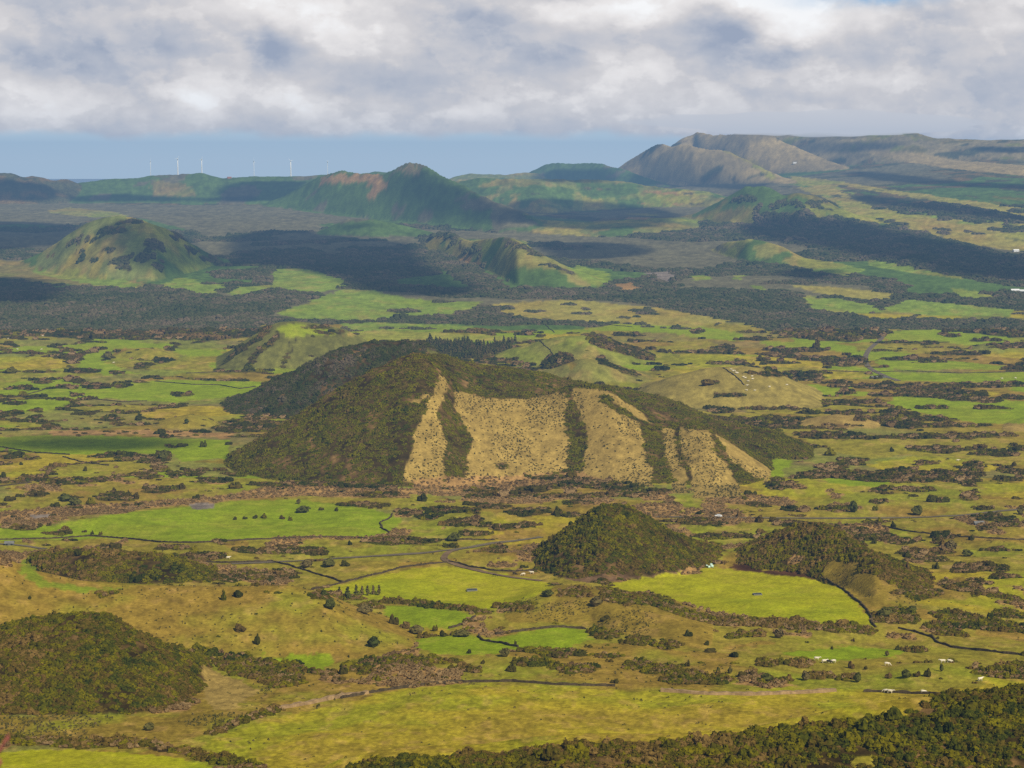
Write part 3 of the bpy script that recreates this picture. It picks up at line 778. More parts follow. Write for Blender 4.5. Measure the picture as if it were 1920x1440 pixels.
M_LEAFF = leaf_material('far bush foliage', [(0, (0.055, 0.072, 0.024)), (0.4, (0.09, 0.098, 0.038)), (0.7, (0.13, 0.115, 0.055)), (1, (0.18, 0.14, 0.085))], 0.004)
M_TUFT = leaf_material('tussock blades', [(0, (0.06, 0.07, 0.015)), (0.5, (0.12, 0.11, 0.03)), (1, (0.2, 0.15, 0.06))])
M_DRY = leaf_material('dry bracken', [(0, (0.15, 0.095, 0.038)), (0.5, (0.24, 0.155, 0.062)), (1, (0.33, 0.22, 0.095))])
M_TRUNK = flat_material('bark', (0.16, 0.12, 0.09), 0.95, 3)
M_WALL = flat_material('dark lava stone wall', (0.075, 0.056, 0.03), 0.95, 0.8, 0.5)
M_BANK = flat_material('dry earth bank', (0.30, 0.20, 0.10), 0.95, 0.5, 0.4)
M_ROAD = flat_material('worn grey road', (0.155, 0.125, 0.08), 0.9, 0.15, 0.2)
M_TRACK = flat_material('red brown dirt track', (0.19, 0.125, 0.065), 0.95, 0.2, 0.3)
M_COW = flat_material('white cattle hide', (0.74, 0.66, 0.5), 0.8, 1.2, 0.1)
M_COWD = flat_material('black cattle hide', (0.03, 0.026, 0.022), 0.8, 1.2, 0.2)
M_WHITE = flat_material('white paint', (0.8, 0.8, 0.78), 0.5, 0.4, 0.05)
M_ROOFT = flat_material('terracotta roof', (0.35, 0.16, 0.1), 0.85, 1, 0.2)
M_CONC = flat_material('grey concrete', (0.17, 0.17, 0.16), 0.85, 0.6, 0.25)
M_WATER = flat_material('dark water', (0.03, 0.04, 0.045), 0.8, 0.3, 0.2)
M_WRAP = flat_material('pale green silage wrap', (0.55, 0.75, 0.62), 0.45, 0.8, 0.12)
M_GLASS = flat_material('dark window glass', (0.03, 0.04, 0.05), 0.15, 0.5, 0.2)
M_TYRE = flat_material('black rubber', (0.02, 0.02, 0.02), 0.9, 2, 0.2)
M_STEM = flat_material('red stem', (0.2, 0.035, 0.03), 0.6, 60, 0.35)
M_BUD = flat_material('pink bud', (0.3, 0.07, 0.05), 0.6, 60, 0.3)

# ------------------------------------------------------------------ tagging
def tag(o, label=None, cat=None, group=None, kind=None):
    if label: o['label'] = label
    if cat: o['category'] = cat
    if group: o['group'] = group
    if kind: o['kind'] = kind
    return o
def mesh_obj(name, verts, faces, mat, parent=None, smooth=False):
    me = bpy.data.meshes.new(name); me.from_pydata([tuple(v) for v in verts], [], [tuple(f) for f in faces])
    if smooth: me.polygons.foreach_set('use_smooth', [True] * len(me.polygons))
    me.materials.append(mat); me.update()
    o = bpy.data.objects.new(name, me); COL.objects.link(o)
    if parent: o.parent = parent
    return o
def empty(name, loc, rz=0.0):
    o = bpy.data.objects.new(name, None); o.empty_display_size = 0.5; COL.objects.link(o)
    o.location = loc; o.rotation_euler = (0, 0, rz); return o

# ------------------------------------------------------------------ ground sheet split into plain and hills
def build_land():
    idx = np.arange(NR * NC).reshape(NR, NC)
    P = np.stack([GX, GY, GZ], -1).reshape(-1, 3)
    quads = np.stack([idx[:-1, :-1], idx[:-1, 1:], idx[1:, 1:], idx[1:, :-1]], -1).reshape(-1, 4)
    w = GWHO[:-1, :-1].reshape(-1).copy()
    for i, h in enumerate(HILLS):
        if not h['label']:
            w[w == i] = HKEY['crater' if h['key'] == 'crater_b' else 'far_twin']
    Cf = GCOL.reshape(-1, 3); Vf = GV.reshape(-1)
    for i in range(-1, len(HILLS)):
        q = quads[w == i]
        if not len(q): continue
        used, inv = np.unique(q.ravel(), return_inverse=True)
        me = bpy.data.meshes.new('ground')
        me.vertices.add(len(used)); me.vertices.foreach_set('co', P[used].astype(np.float32).ravel())
        me.loops.add(len(inv)); me.loops.foreach_set('vertex_index', inv.astype(np.int32).ravel())
        me.polygons.add(len(q)); me.polygons.foreach_set('loop_start', np.arange(0, len(q) * 4, 4, dtype=np.int32))
        me.polygons.foreach_set('loop_total', np.full(len(q), 4, np.int32))
        me.update(calc_edges=True)
        me.polygons.foreach_set('use_smooth', np.ones(len(q), bool))
        ca = me.attributes.new('Col', 'FLOAT_COLOR', 'POINT')
        ca.data.foreach_set('color', np.c_[Cf[used], np.ones(len(used))].astype(np.float32).ravel())
        va = me.attributes.new('veg', 'FLOAT', 'POINT'); va.data.foreach_set('value', Vf[used].astype(np.float32))
        me.materials.append(M_GROUND)
        nm = 'ground' if i < 0 else 'hill'
        o = bpy.data.objects.new(nm, me); COL.objects.link(o)
        if i < 0: tag(o, 'patchwork plain of green and ochre pastures reaching to the far scrub', None, None, 'structure')
        else: tag(o, HILLS[i]['label'], None, None, 'structure')
build_land()
# the sea beyond the island
sea = mesh_obj('sea', [(-70000, 14800, -880), (70000, 14800, -880), (70000, 90000, -880), (-70000, 90000, -880)], [(0, 1, 2, 3)],
               flat_material('sea water', (0.05, 0.10, 0.15), 0.3, 0.002, 0.1))
tag(sea, 'sea beyond the far ridge', None, None, 'structure')

# ------------------------------------------------------------------ roads and tracks
def ribbon(name, pts, width, mat, label, lift=0.3, y0=None, y1=None):
    P = dens_poly(pts, 8, closed=False)
    x, y = unproj(P[:, 0], P[:, 1], y0, y1)
    k = 3
    ker = np.hanning(2 * k + 3)[1:-1]; ker /= ker.sum(); kk = len(ker) // 2
    x = np.convolve(np.pad(x, kk, mode='edge'), ker, 'valid'); y = np.convolve(np.pad(y, kk, mode='edge'), ker, 'valid')
    s = np.r_[0, np.cumsum(np.hypot(np.diff(x), np.diff(y)))]
    n = max(3, int(s[-1] / 4)); t = np.linspace(0, s[-1], n)
    x = np.interp(t, s, x); y = np.interp(t, s, y)
    dx = np.gradient(x); dy = np.gradient(y); L = np.hypot(dx, dy) + 1e-9
    nx, ny = -dy / L, dx / L
    V = []; Fc = []
    m = 3
    for j in range(m + 1):
        o = (j / m - 0.5) * width
        xx = x + nx * o; yy = y + ny * o
        V.append(np.stack([xx, yy, gz(xx, yy) + lift], 1))
    V = np.stack(V, 1).reshape(-1, 3)
    for i in range(n - 1):
        for j in range(m):
            a = i * (m + 1) + j; Fc.append((a, a + 1, a + m + 2, a + m + 1))
    o = mesh_obj(name, V, Fc, mat, smooth=True); tag(o, label, None, None, 'structure'); return o
ribbon('road', [(430,1058),(560,1052),(640,1047),(720,1042),(800,1037),(860,1030),(920,1019),(980,1013),(1020,1006)], 4.6, M_ROAD, 'narrow grey farm road crossing the pastures left of the bushy knoll')
ribbon('road', [(1225,969),(1300,970),(1400,971),(1500,972),(1600,972),(1700,971),(1800,967),(1880,958),(1940,953)], 5, M_ROAD, 'grey road running straight behind the crescent crater to the right edge')
ribbon('track', [(862,1031),(832,1039),(819,1046),(830,1053),(850,1058),(880,1066),(920,1076),(960,1083),(1020,1090)], 4, M_TRACK, 'curving red brown dirt track above the bright field')
ribbon('road', [(1652,603),(1662,620),(1655,636),(1634,650),(1620,664),(1618,684),(1626,690),(1650,700),(1664,708),(1690,716)], 7, M_ROAD, 'winding grey road on the far right plain')
ribbon('road', [(-60,1019),(0,1020),(40,1023),(90,1030)], 4.5, M_ROAD, 'short stretch of grey road at the left edge')

# ------------------------------------------------------------------ stone walls
def wall(pts, label, h=0.95, w=0.9, mat=None, y0=None, y1=None):
    P = dens_poly(pts, 8, closed=False)
    x, y = unproj(P[:, 0], P[:, 1], y0, y1)
    s = np.r_[0, np.cumsum(np.hypot(np.diff(x), np.diff(y)))]
    if s[-1] < 3: return
    n = max(3, int(s[-1] / 1.6)); t = np.linspace(0, s[-1], n)
    x = np.interp(t, s, x) + (fbm(t / 9, t * 0, 2, 5) - 0.5) * 2; y = np.interp(t, s, y) + (fbm(t / 9, t * 0, 2, 6) - 0.5) * 2
    dx = np.gradient(x); dy = np.gradient(y); L = np.hypot(dx, dy) + 1e-9
    nx, ny = -dy / L, dx / L
    z = gz(x, y); hh = h * (0.7 + 0.6 * rng.random(n))
    V = []; Fc = []
    for i in range(n):
        for o, zz in ((-w / 2, -0.6), (-w * 0.34, hh[i]), (w * 0.34, hh[i] * 0.97), (w / 2, -0.6)):
            V.append((x[i] + nx[i] * o, y[i] + ny[i] * o, z[i] + zz))
    for i in range(n - 1):
        for j in range(3):
            a = i * 4 + j; Fc.append((a, a + 1, a + 5, a + 4))
    Fc.append((0, 1, 2, 3)); e = (n - 1) * 4; Fc.append((e + 3, e + 2, e + 1, e))
    o = mesh_obj('stone_wall', V, Fc, mat or M_WALL); tag(o, label, 'stone wall'); return o
WALLS = [
 ([(-40,1013),(0,1012),(100,1010),(170,1005),(230,1010),(300,1017),(370,1018),(480,1012),(560,1009),(620,1007),(680,1010),(742,1011)], 'long stone wall along the lower edge of the vivid green field'),
 ([(736,964),(728,974),(713,980),(716,990),(731,999)], 'short zigzag stone wall at the right end of the vivid green field'),
 ([(585,1106),(640,1094),(700,1078),(760,1064),(800,1058),(836,1055)], 'curved stone wall along the upper left edge of the central bright field'),
 ([(842,1053),(880,1062),(920,1069),(960,1072),(1006,1070)], 'stone wall above the dirt track left of the bushy knoll'),
 ([(370,1055),(440,1055),(510,1053),(545,1061),(575,1070),(640,1092)], 'stone wall running right from the low wooded mound'),
 ([(640,1310),(700,1298),(760,1290),(800,1284),(880,1279),(960,1278),(1040,1284),(1150,1287)], 'stone wall on the upper edge of the large foreground field'),
 ([(1620,1297),(1700,1300),(1775,1302)], 'dark stone wall behind the two white cattle at the lower right'),
 ([(1685,1178),(1720,1187),(1750,1195),(1756,1203),(1790,1215),(1830,1219),(1925,1229)], 'dark stepped stone wall at the right below the thickets'),
 ([(1540,1084),(1580,1104),(1612,1130),(1630,1155),(1640,1176)], 'thin stone wall down the right side of the right bright field'),
 ([(892,1156),(870,1170),(842,1179)], 'short stone wall at the right end of the small green paddock'),
 ([(898,1192),(902,1201),(935,1205),(972,1213)], 'low stone wall in the hollow below the golden mound'),
 ([(930,1190),(1000,1180),(1050,1176),(1100,1180)], 'stone wall along the foot of the golden mound'),
 ([(-40,836),(0,838),(60,848),(130,853)], 'stone wall under the shaded field at the left edge'),
 ([(118,857),(160,868),(205,873)], 'stone wall slanting below the shaded field'),
 ([(130,735),(170,748),(230,754),(275,752)], 'stone wall across the left plain below the first thickets'),
 ([(290,715),(360,721),(410,722),(450,729),(480,725)], 'stone wall leading to the left foot of the second dark hill'),
 ([(-30,752),(40,744),(90,728),(130,729)], 'stone wall among the leftmost pastures'),
 ([(350,700),(400,698),(440,695)], 'stone wall below the striped small cone'),
 ([(1100,607),(1140,609),(1185,613)], 'far wall among the green fields behind the crater', ),
 ([(1022,608),(1030,616),(1040,624)], 'far wall bend above the smooth green hill'),
 ([(1012,640),(1030,655),(1040,667)], 'dark wall running down the smooth green hill'),
 ([(1356,690),(1378,704),(1396,722)], 'wall beside the cattle on the olive hill'),
 ([(1540,695),(1620,698),(1700,696),(1800,700),(1925,697)], 'long straight wall across the right plain'),
 ([(1640,985),(1700,996),(1780,1005),(1860,1010),(1925,1013)], 'stone wall on the right pastures below the grey road'),
 ([(1470,985),(1500,982),(1560,984)], 'short wall behind the crescent crater'),
 ([(40,903),(90,900),(110,895)], 'short wall with bushes near the left edge'),
 ([(1840,1010),(1880,918),(1925,938)], ''),
 ([(700,1010),(780,1012),(880,1012),(930,1013)], 'faint wall left of the bushy knoll beyond the farm road'),
 ([(-40,915),(0,912),(60,905)], 'wall at the left edge below the bushes'),
]
for W_ in WALLS:
    if W_[1]: wall(W_[0], W_[1])
# earth banks of dry bracken (brown lines)
for pts, lab in [([(520,1330),(560,1322),(600,1315),(645,1306),(690,1300)], 'brown bracken covered bank left of the foreground field wall'),
                 ([(1240,1296),(1320,1301),(1400,1303),(1500,1300),(1570,1295)], 'brown bracken covered bank along the foreground field')]:
    o = wall(pts, lab, 1.0, 2.6, M_BANK); o.name = 'earth_bank'; o['category'] = 'bank'

# ------------------------------------------------------------------ bush models
def crown_mesh(name, seed, clumps, quads, flat=0.75, q=0.3, mat=None, mode='bush', core=True):
    r = np.random.default_rng(seed)
    V = []; Fc = []
    def quad(c, n, s):
        n = n / (np.linalg.norm(n) + 1e-9)
        t = np.cross(n, r.normal(size=3)); t /= np.linalg.norm(t) + 1e-9; b = np.cross(n, t)
        k = len(V)
        for a, d in ((-1, -1), (1, -1), (1, 1), (-1, 1)):
            V.append(c + t * a * s * r.uniform(0.7, 1.2) + b * d * s * 0.7 * r.uniform(0.6, 1.2))
        Fc.append((k, k + 1, k + 2, k + 3))
    for c in range(clumps):
        if mode == 'pine':
            u = (c + 0.5) / clumps; rad = 0.42 * (1 - u) + 0.05; ang = r.uniform(0, 6.28)
            cc = np.array([math.cos(ang) * rad * 0.6, math.sin(ang) * rad * 0.6, 0.15 + u * 1.9]); cr = rad * 0.75
        else:
            th = r.uniform(0, 6.28); u = r.uniform(0.0, 1.0)
            z = u; rr = math.sqrt(max(0.0, 1 - z * z)) * r.uniform(0.45, 0.95)
            cc = np.array([rr * math.cos(th) * 0.78, rr * math.sin(th) * 0.78, 0.22 + z * flat * 0.8]); cr = r.uniform(0.22, 0.42)
        for _ in range(quads):
            d = r.normal(size=3); d[2] = abs(d[2]) * 0.8 - 0.15; d /= np.linalg.norm(d)
            quad(cc + d * cr, d + r.normal(size=3) * 0.35, q * r.uniform(0.6, 1.1))
    if core:
        import bmesh
        bm = bmesh.new(); bmesh.ops.create_icosphere(bm, subdivisions=2, radius=1)
        k = len(V)
        for v in bm.verts:
            p = np.array(v.co)
            if mode == 'pine': p = np.array([p[0] * 0.28 * (1.0 - 0.8 * (p[2] * 0.5 + 0.5)), p[1] * 0.28 * (1.0 - 0.8 * (p[2] * 0.5 + 0.5)), p[2] * 0.95 + 1.05])
            else: p = p * [0.8, 0.8, 0.5 * flat / 0.75] * (0.8 + 0.35 * r.random()) + [0, 0, 0.42]
            V.append(p)
        for f in bm.faces: Fc.append(tuple(k + v.index for v in f.verts))
        bm.free()
    me = bpy.data.meshes.new(name); me.from_pydata([tuple(v) for v in V], [], Fc); me.materials.append(mat or M_LEAF); me.update()
    return me
def model_collection(name, meshes):
    c = bpy.data.collections.new(name)
    for me in meshes:
        o = bpy.data.objects.new(name + ' model', me); c.objects.link(o)
    return c
def patch_mesh(name, seed, count, rad, mat, cards=9, tall=1.0):
    """a clump of low bushes growing into each other, about one unit in radius"""
    import bmesh
    r = np.random.default_rng(seed); V = []; Fc = []
    bm = bmesh.new(); bmesh.ops.create_icosphere(bm, subdivisions=2, radius=1)
    iv = np.array([v.co[:] for v in bm.verts]); iff = [tuple(v.index for v in f.verts) for f in bm.faces]; bm.free()
    for c in range(count):
        th = r.uniform(0, 6.28); d = math.sqrt((c + 0.5) / count) * 0.85
        cx, cy = d * math.cos(c * 2.4 + th * 0.15), d * math.sin(c * 2.4 + th * 0.15)
        rr = rad * r.uniform(0.7, 1.3); hh = rr * tall * r.uniform(0.8, 1.3)
        k = len(V); ph = r.uniform(0, 9, 3)
        dis = 1 + 0.22 * np.sin(iv[:, 0] * 4 + ph[0]) * np.cos(iv[:, 1] * 4.3 + ph[1]) + 0.16 * np.sin(iv[:, 2] * 6 + ph[2]) + r.uniform(-0.1, 0.1, len(iv))
        P = iv * dis[:, None] * [rr, rr, hh] + [cx, cy, hh * 0.55]
        V += list(P); Fc += [tuple(k + q for q in f) for f in iff]
        for _ in range(cards):
            n = r.normal(size=3); n[2] = abs(n[2]) * 0.8; n /= np.linalg.norm(n)
            o = np.array([cx, cy, hh * 0.55]) + n * [rr, rr, hh] * r.uniform(0.95, 1.2)
            t = np.cross(n, r.normal(size=3)); t /= np.linalg.norm(t); n2 = n + r.normal(size=3) * 0.6; b = np.cross(n2, t); b /= np.linalg.norm(b)
            s_ = rr * r.uniform(0.18, 0.34); k = len(V)
            V += [o - t * s_ - b * s_, o + t * s_ - b * s_ * 0.6, o + t * s_ * 0.7 + b * s_, o - t * s_ * 0.8 + b * s_ * 0.8]
            Fc.append((k, k + 1, k + 2, k + 3))
    me = bpy.data.meshes.new(name); me.from_pydata([tuple(v) for v in V], [], Fc); me.materials.append(mat); me.update()
    return me
BUSH = [patch_mesh('bush', 100 + i, 7, 0.36, M_LEAF, 9, (0.9, 1.1, 1.3, 0.8, 1.0, 1.2)[i]) for i in range(6)]
BUSHC = [patch_mesh('bush', 120 + i, 11, 0.26, M_LEAFC, 8, (0.9, 1.1, 1.2, 0.8)[i]) for i in range(4)]
BUSHB = [patch_mesh('bush', 130 + i, 9, 0.30, M_LEAFB, 8, (0.9, 1.1, 1.2, 0.8)[i]) for i in range(4)]
BUSHS = [patch_mesh('bush', 140 + i, 6, 0.38, M_LEAFM, 7, (1.0, 1.2, 1.1)[i]) for i in range(3)]
FARB = [patch_mesh('far bush', 150 + i, 5, 0.42, M_LEAFF, 3, 0.8) for i in range(3)]
TREEM = [crown_mesh('tree crown', 170 + i, 14, 12, flat=1.15, q=0.24, mat=M_LEAFD) for i in range(4)]
PINEM = [crown_mesh('pine crown', 180 + i, 16, 9, q=0.17, mat=M_LEAFD, mode='pine') for i in range(3)]
TUFT = [crown_mesh('tuft', 190 + i, 3, 6, flat=0.8, q=0.35, mat=M_TUFT, core=False) for i in range(3)]
DRYM = [crown_mesh('dry clump', 200 + i, 5, 7, flat=0.6, q=0.34, mat=M_DRY) for i in range(3)]
C_BUSH = model_collection('bush models', BUSH)
C_CONE = model_collection('cone bush models', BUSHC)
C_BACK = model_collection('back hill bush models', BUSHB)
C_MIX = model_collection('dark bush models', BUSHS + BUSHC[:2] + BUSHS[:2] + BUSH[:1] + [DRYM[1]])
C_FAR = model_collection('far bush models', FARB)
C_PINE = model_collection('pine models', PINEM)
C_TUFT = model_collection('tuft models', TUFT)
C_DRY = model_collection('dry models', DRYM)

def scatter_obj(name, X, Y, S, coll, label, cat, hscale=1.0, sink=0.15):
    n = len(X)
    if n == 0: return None
    Z = gz(X, Y) - S * sink
    e = np.maximum(3.0, Y / 400)
    sx = (gz(X + e, Y) - gz(X - e, Y)) / (2 * e); sy = (gz(X, Y + e) - gz(X, Y - e)) / (2 * e)
    sx = np.clip(sx, -0.8, 0.8); sy = np.clip(sy, -0.8, 0.8)
    me = bpy.data.meshes.new(name); me.vertices.add(n)
    me.vertices.foreach_set('co', np.stack([X, Y, Z], 1).astype(np.float32).ravel())
    a = me.attributes.new('scl', 'FLOAT_VECTOR', 'POINT')
    a.data.foreach_set('vector', np.stack([S, S, S * hscale * rng.uniform(0.8, 1.35, n)], 1).astype(np.float32).ravel())
    a = me.attributes.new('rot', 'FLOAT_VECTOR', 'POINT')
    a.data.foreach_set('vector', np.stack([np.arctan(sy), -np.arctan(sx), np.zeros(n)], 1).astype(np.float32).ravel())
    a = me.attributes.new('var', 'INT', 'POINT'); a.data.foreach_set('value', rng.integers(0, 1000, n).astype(np.int32))
    me.update()
    o = bpy.data.objects.new(name, me); COL.objects.link(o)
    ng = bpy.data.node_groups.new('scatter', 'GeometryNodeTree')
    ng.interface.new_socket('Geometry', in_out='INPUT', socket_type='NodeSocketGeometry')
    ng.interface.new_socket('Geometry', in_out='OUTPUT', socket_type='NodeSocketGeometry')
    gi = ng.nodes.new('NodeGroupInput'); go = ng.nodes.new('NodeGroupOutput')
    iop = ng.nodes.new('GeometryNodeInstanceOnPoints'); ci = ng.nodes.new('GeometryNodeCollectionInfo')
    ci.inputs['Collection'].default_value = coll; ci.inputs['Separate Children'].default_value = True; ci.inputs['Reset Children'].default_value = True
    iop.inputs['Pick Instance'].default_value = True
    def na(nm, ty):
        q = ng.nodes.new('GeometryNodeInputNamedAttribute'); q.data_type = ty; q.inputs['Name'].default_value = nm
        return next(s for s in q.outputs if s.enabled and s.name == 'Attribute')
    ng.links.new(gi.outputs[0], iop.inputs['Points']); ng.links.new(ci.outputs[0], iop.inputs['Instance'])
    mod = ng.nodes.new('ShaderNodeMath') if False else None
    ng.links.new(na('var', 'INT'), iop.inputs['Instance Index'])
    e2r = ng.nodes.new('FunctionNodeEulerToRotation'); ng.links.new(na('rot', 'FLOAT_VECTOR'), e2r.inputs[0]); ng.links.new(e2r.outputs[0], iop.inputs['Rotation'])
    ng.links.new(na('scl', 'FLOAT_VECTOR'), iop.inputs['Scale'])
    ng.links.new(iop.outputs[0], go.inputs[0])
    md = o.modifiers.new('scatter', 'NODES'); md.node_group = ng
    tag(o, label, cat, None, 'stuff')
    return o

# candidates: jittered polar grid whose spacing grows with distance
def candidates(y0, y1, div, smin, azm=0.31):
    xs = []; ys = []
    y = y0
    while y < y1:
        s = max(smin, y / div)
        n = int(2 * azm * y / s)
        a = (np.arange(n) + rng.random(n)) * s - azm * y
        xs.append(a); ys.append(y + (rng.random(n) - 0.5) * s * 1.1)
        y += s
    return np.concatenate(xs), np.concatenate(ys)
CX, CY = candidates(425, 6200, 520, 1.8)
CC, CW = cover(CX, CY)
isf = np.isin(CC, FOREST)
gapn = fbm(CX / 14, CY / 20, 3, 74)
spac = np.maximum(1.8, CY / 520)
keep = isf & ~((gapn > 0.62) & (rng.random(len(CX)) < 0.65)) & ~((CC == CL['scrub']) & (rng.random(len(CX)) < 0.25))
# random lone bushes over rough grass
rough = np.isin(CC, [CL[n] for n in ('past', 'tanol', 'brack', 'green2', 'olive2')]) & (CY < 3300)
lone = rough & (fbm(CX / 60, CY / 90, 3, 81) > 0.52) & (rng.random(len(CX)) < 0.012)
lone |= (CC == CL['brack']) & (CY < 2200) & (rng.random(len(CX)) < 0.05)
keep |= lone
BX, BY, BC, BW, BS = CX[keep], CY[keep], CC[keep], CW[keep], spac[keep]
size = np.where(lone[keep], np.maximum(1.2, BS * 0.6), BS * 0.95) * rng.lognormal(-0.03, 0.33, len(BX))
size = np.where(np.isin(BW, [HKEY['crater'], HKEY['crater_b'], HKEY['hill_b2']]), size * 0.74, size)
size = np.where((BY < 1250) & np.isin(BW, [HKEY['spur'], HKEY['hill_fl'], HKEY['hill_bush'], HKEY['hill_cres'], HKEY['mound_th']]), size * 0.84, size)
size = np.where((BY > 1500) & (BY < 3300) & (BC == CL['hedge']), size * 0.78, size)
names = {}
for i, h in enumerate(HILLS):
    names[i] = h['key']
crt = [HKEY['crater'], HKEY['crater_b']]
groups = [
 ('scrub', np.isin(BW, [HKEY['spur']]), C_BUSH, 'dense brown and green scrub covering the bottom right slope', 'scrub'),
 ('scrub', np.isin(BW, [HKEY['hill_fl']]), C_BUSH, 'dense olive scrub covering the rounded hill at the lower left', 'scrub'),
 ('scrub', np.isin(BW, [HKEY['mound_th'], HKEY['hill_l2']]), C_BUSH, 'dark green scrub on the low mound behind the ochre hill', 'scrub'),
 ('scrub', np.isin(BW, [HKEY['hill_bush']]), C_BUSH, 'green and yellow scrub wrapping the steep knoll', 'scrub'),
 ('scrub', np.isin(BW, [HKEY['hill_cres'], HKEY['rise_th']]), C_BUSH, 'dark scrub on the rim of the crescent crater', 'scrub'),
 ('scrub', np.isin(BW, [HKEY['hill_cent']]), C_BUSH, 'bushes along the top of the golden mound', 'scrub'),
 ('scrub', np.isin(BW, crt), C_CONE, 'olive brown scrub covering the flanks of the large crater cone', 'scrub'),
 ('scrub', np.isin(BW, [HKEY['hill_b2']]), C_BACK, 'dark scrub on the second hill behind the crater cone', 'scrub'),
]
taken = np.zeros(len(BX), bool)
NEAR_IND = []
for nm, m, coll, lab, cat in groups:
    m = m & ~taken; taken |= m
    if nm == 'scrub' and 'bottom right' in lab:
        # the largest bushes of the foreground slope are things of their own
        k = np.flatnonzero(m & (np.abs(BX / BY) < 0.262) & (BY < 600)); sc_ = size[k] / BY[k]
        NEAR_IND = k[np.argsort(-sc_)[:150]]
        m = m.copy(); m[NEAR_IND] = False
    scatter_obj(nm, BX[m], BY[m], size[m], coll, lab, cat, hscale=0.78)
rest = ~taken
for nm, m, coll, lab, cat in [
    ('plantation', rest & (BC == CL['pine']), C_PINE, 'dark conifer plantations on the middle plain', 'plantation'),
    ('thicket', rest & (BY < 950) & (BC != CL['pine']), C_BUSH, 'scattered brown green thickets on the nearest pastures', 'thicket'),
    ('thicket', rest & (BY >= 950) & (BY < 1500) & (BC != CL['pine']), C_MIX, 'scattered dark thickets around the foot of the crater cone', 'thicket'),
    ('thicket', rest & (BY >= 1500) & (BY < 3000) & (BC != CL['pine']), C_MIX, 'dark hedges and thickets of the middle plain', 'thicket'),
    ('scrub', rest & (BY >= 3000) & (BC != CL['pine']), C_FAR, 'grey green scrub forest of the far lava plain', 'scrub')]:
    s_ = size[m] * (0.55 if nm == 'plantation' else 1.0)
    scatter_obj(nm, BX[m], BY[m], s_, coll, lab, cat, hscale=0.95 if nm == 'plantation' else 0.82)
print('bushes', len(BX))

# tussocks on the pale strips and the golden slopes, dry bracken fringes
TX, TYY = candidates(520, 1750, 620, 1.5, 0.30)
TC, TW = cover(TX, TYY)
tn = fbm(TX / 25, TYY / 35, 3, 91)
r_ = rng.random(len(TX))
m = (TC == CL['tan']) & (TYY > 1300) & (r_ < 0.75 * sstep(0.33, 0.6, tn) + 0.12 - 0.2 * (TX > 130))
scatter_obj('tussock', TX[m], TYY[m], rng.uniform(0.4, 1.05, m.sum()), C_TUFT, 'dark green tussocks dotting the pale strips of the crater cone', 'tussock')
m = np.isin(TC, [CL['tuss'], CL['tanol'], CL['yel'], CL['tan']]) & (TYY < 1200) & (r_ < (0.012 + (0.06 + 0.5 * (TC == CL['tuss'])) * sstep(0.45, 0.68, tn)) * np.where(TC == CL['yel'], 0.45, 1.0))
scatter_obj('tussock', TX[m], TYY[m], rng.uniform(0.25, 0.65, m.sum()), C_TUFT, 'small grass tussocks on the near rough slopes', 'tussock')
m = np.isin(TC, [CL['brack'], CL['hedge']]) & (TYY < 1650) & (r_ < 0.35)
scatter_obj('bracken', TX[m], TYY[m], rng.uniform(0.7, 1.5, m.sum()), C_DRY, 'dry brown bracken around the thickets', 'bracken')
# ------------------------------------------------------------------ world, sun, camera
SUN_EL, SUN_AZ = 43.0, 142.0     # azimuth clockwise from +Y (view direction)
sd = Vector((math.sin(R(SUN_AZ)) * math.cos(R(SUN_EL)), math.cos(R(SUN_AZ)) * math.cos(R(SUN_EL)), math.sin(R(SUN_EL))))
sl = bpy.data.lights.new('sun', 'SUN'); sl.energy = 4.7; sl.angle = R(0.5); sl.color = (1.0, 0.91, 0.74)
so = bpy.data.objects.new('sun', sl); COL.objects.link(so)
so.rotation_euler = sd.to_track_quat('Z', 'Y').to_euler(); so.location = (300, -300, 900)


# ------------------------------------------------------------------ lone trees and shrubs, each a thing
LAND = [('the vivid green field', 380, 980), ('the zigzag wall', 722, 985), ('the left foot of the crater cone', 430, 880), ('the pale strips of the crater cone', 800, 915),
 ('the bushy knoll', 1160, 1010), ('the central bright field', 820, 1100), ('the small green paddock', 790, 1157), ('the golden mound', 1090, 1150), ('the right bright field', 1400, 1115),
 ('the crescent crater', 1540, 1040), ('the large foreground field', 1000, 1330), ('the ochre hill', 400, 1170), ('the low wooded mound', 220, 1065), ('the lower left scrub hill', 150, 1260),
 ('the far right pasture with cattle', 1700, 1245), ('the farm road fork', 830, 1040), ('the straight grey road', 1550, 971), ('the cattle hill', 1400, 730), ('the striped small cone', 540, 650),
 ('the second dark hill', 640, 720), ('the shaded field', 250, 835), ('the tan mound on the right', 1570, 795), ('the right foot of the crater cone', 1500, 890), ('the left plain', 120, 720),
 ('the bottom left field', 150, 1430), ('the green hollow', 880, 1207), ('the right edge pastures', 1850, 1000), ('the white cattle at lower right', 1680, 1290), ('the rubble patch', 375, 948)]
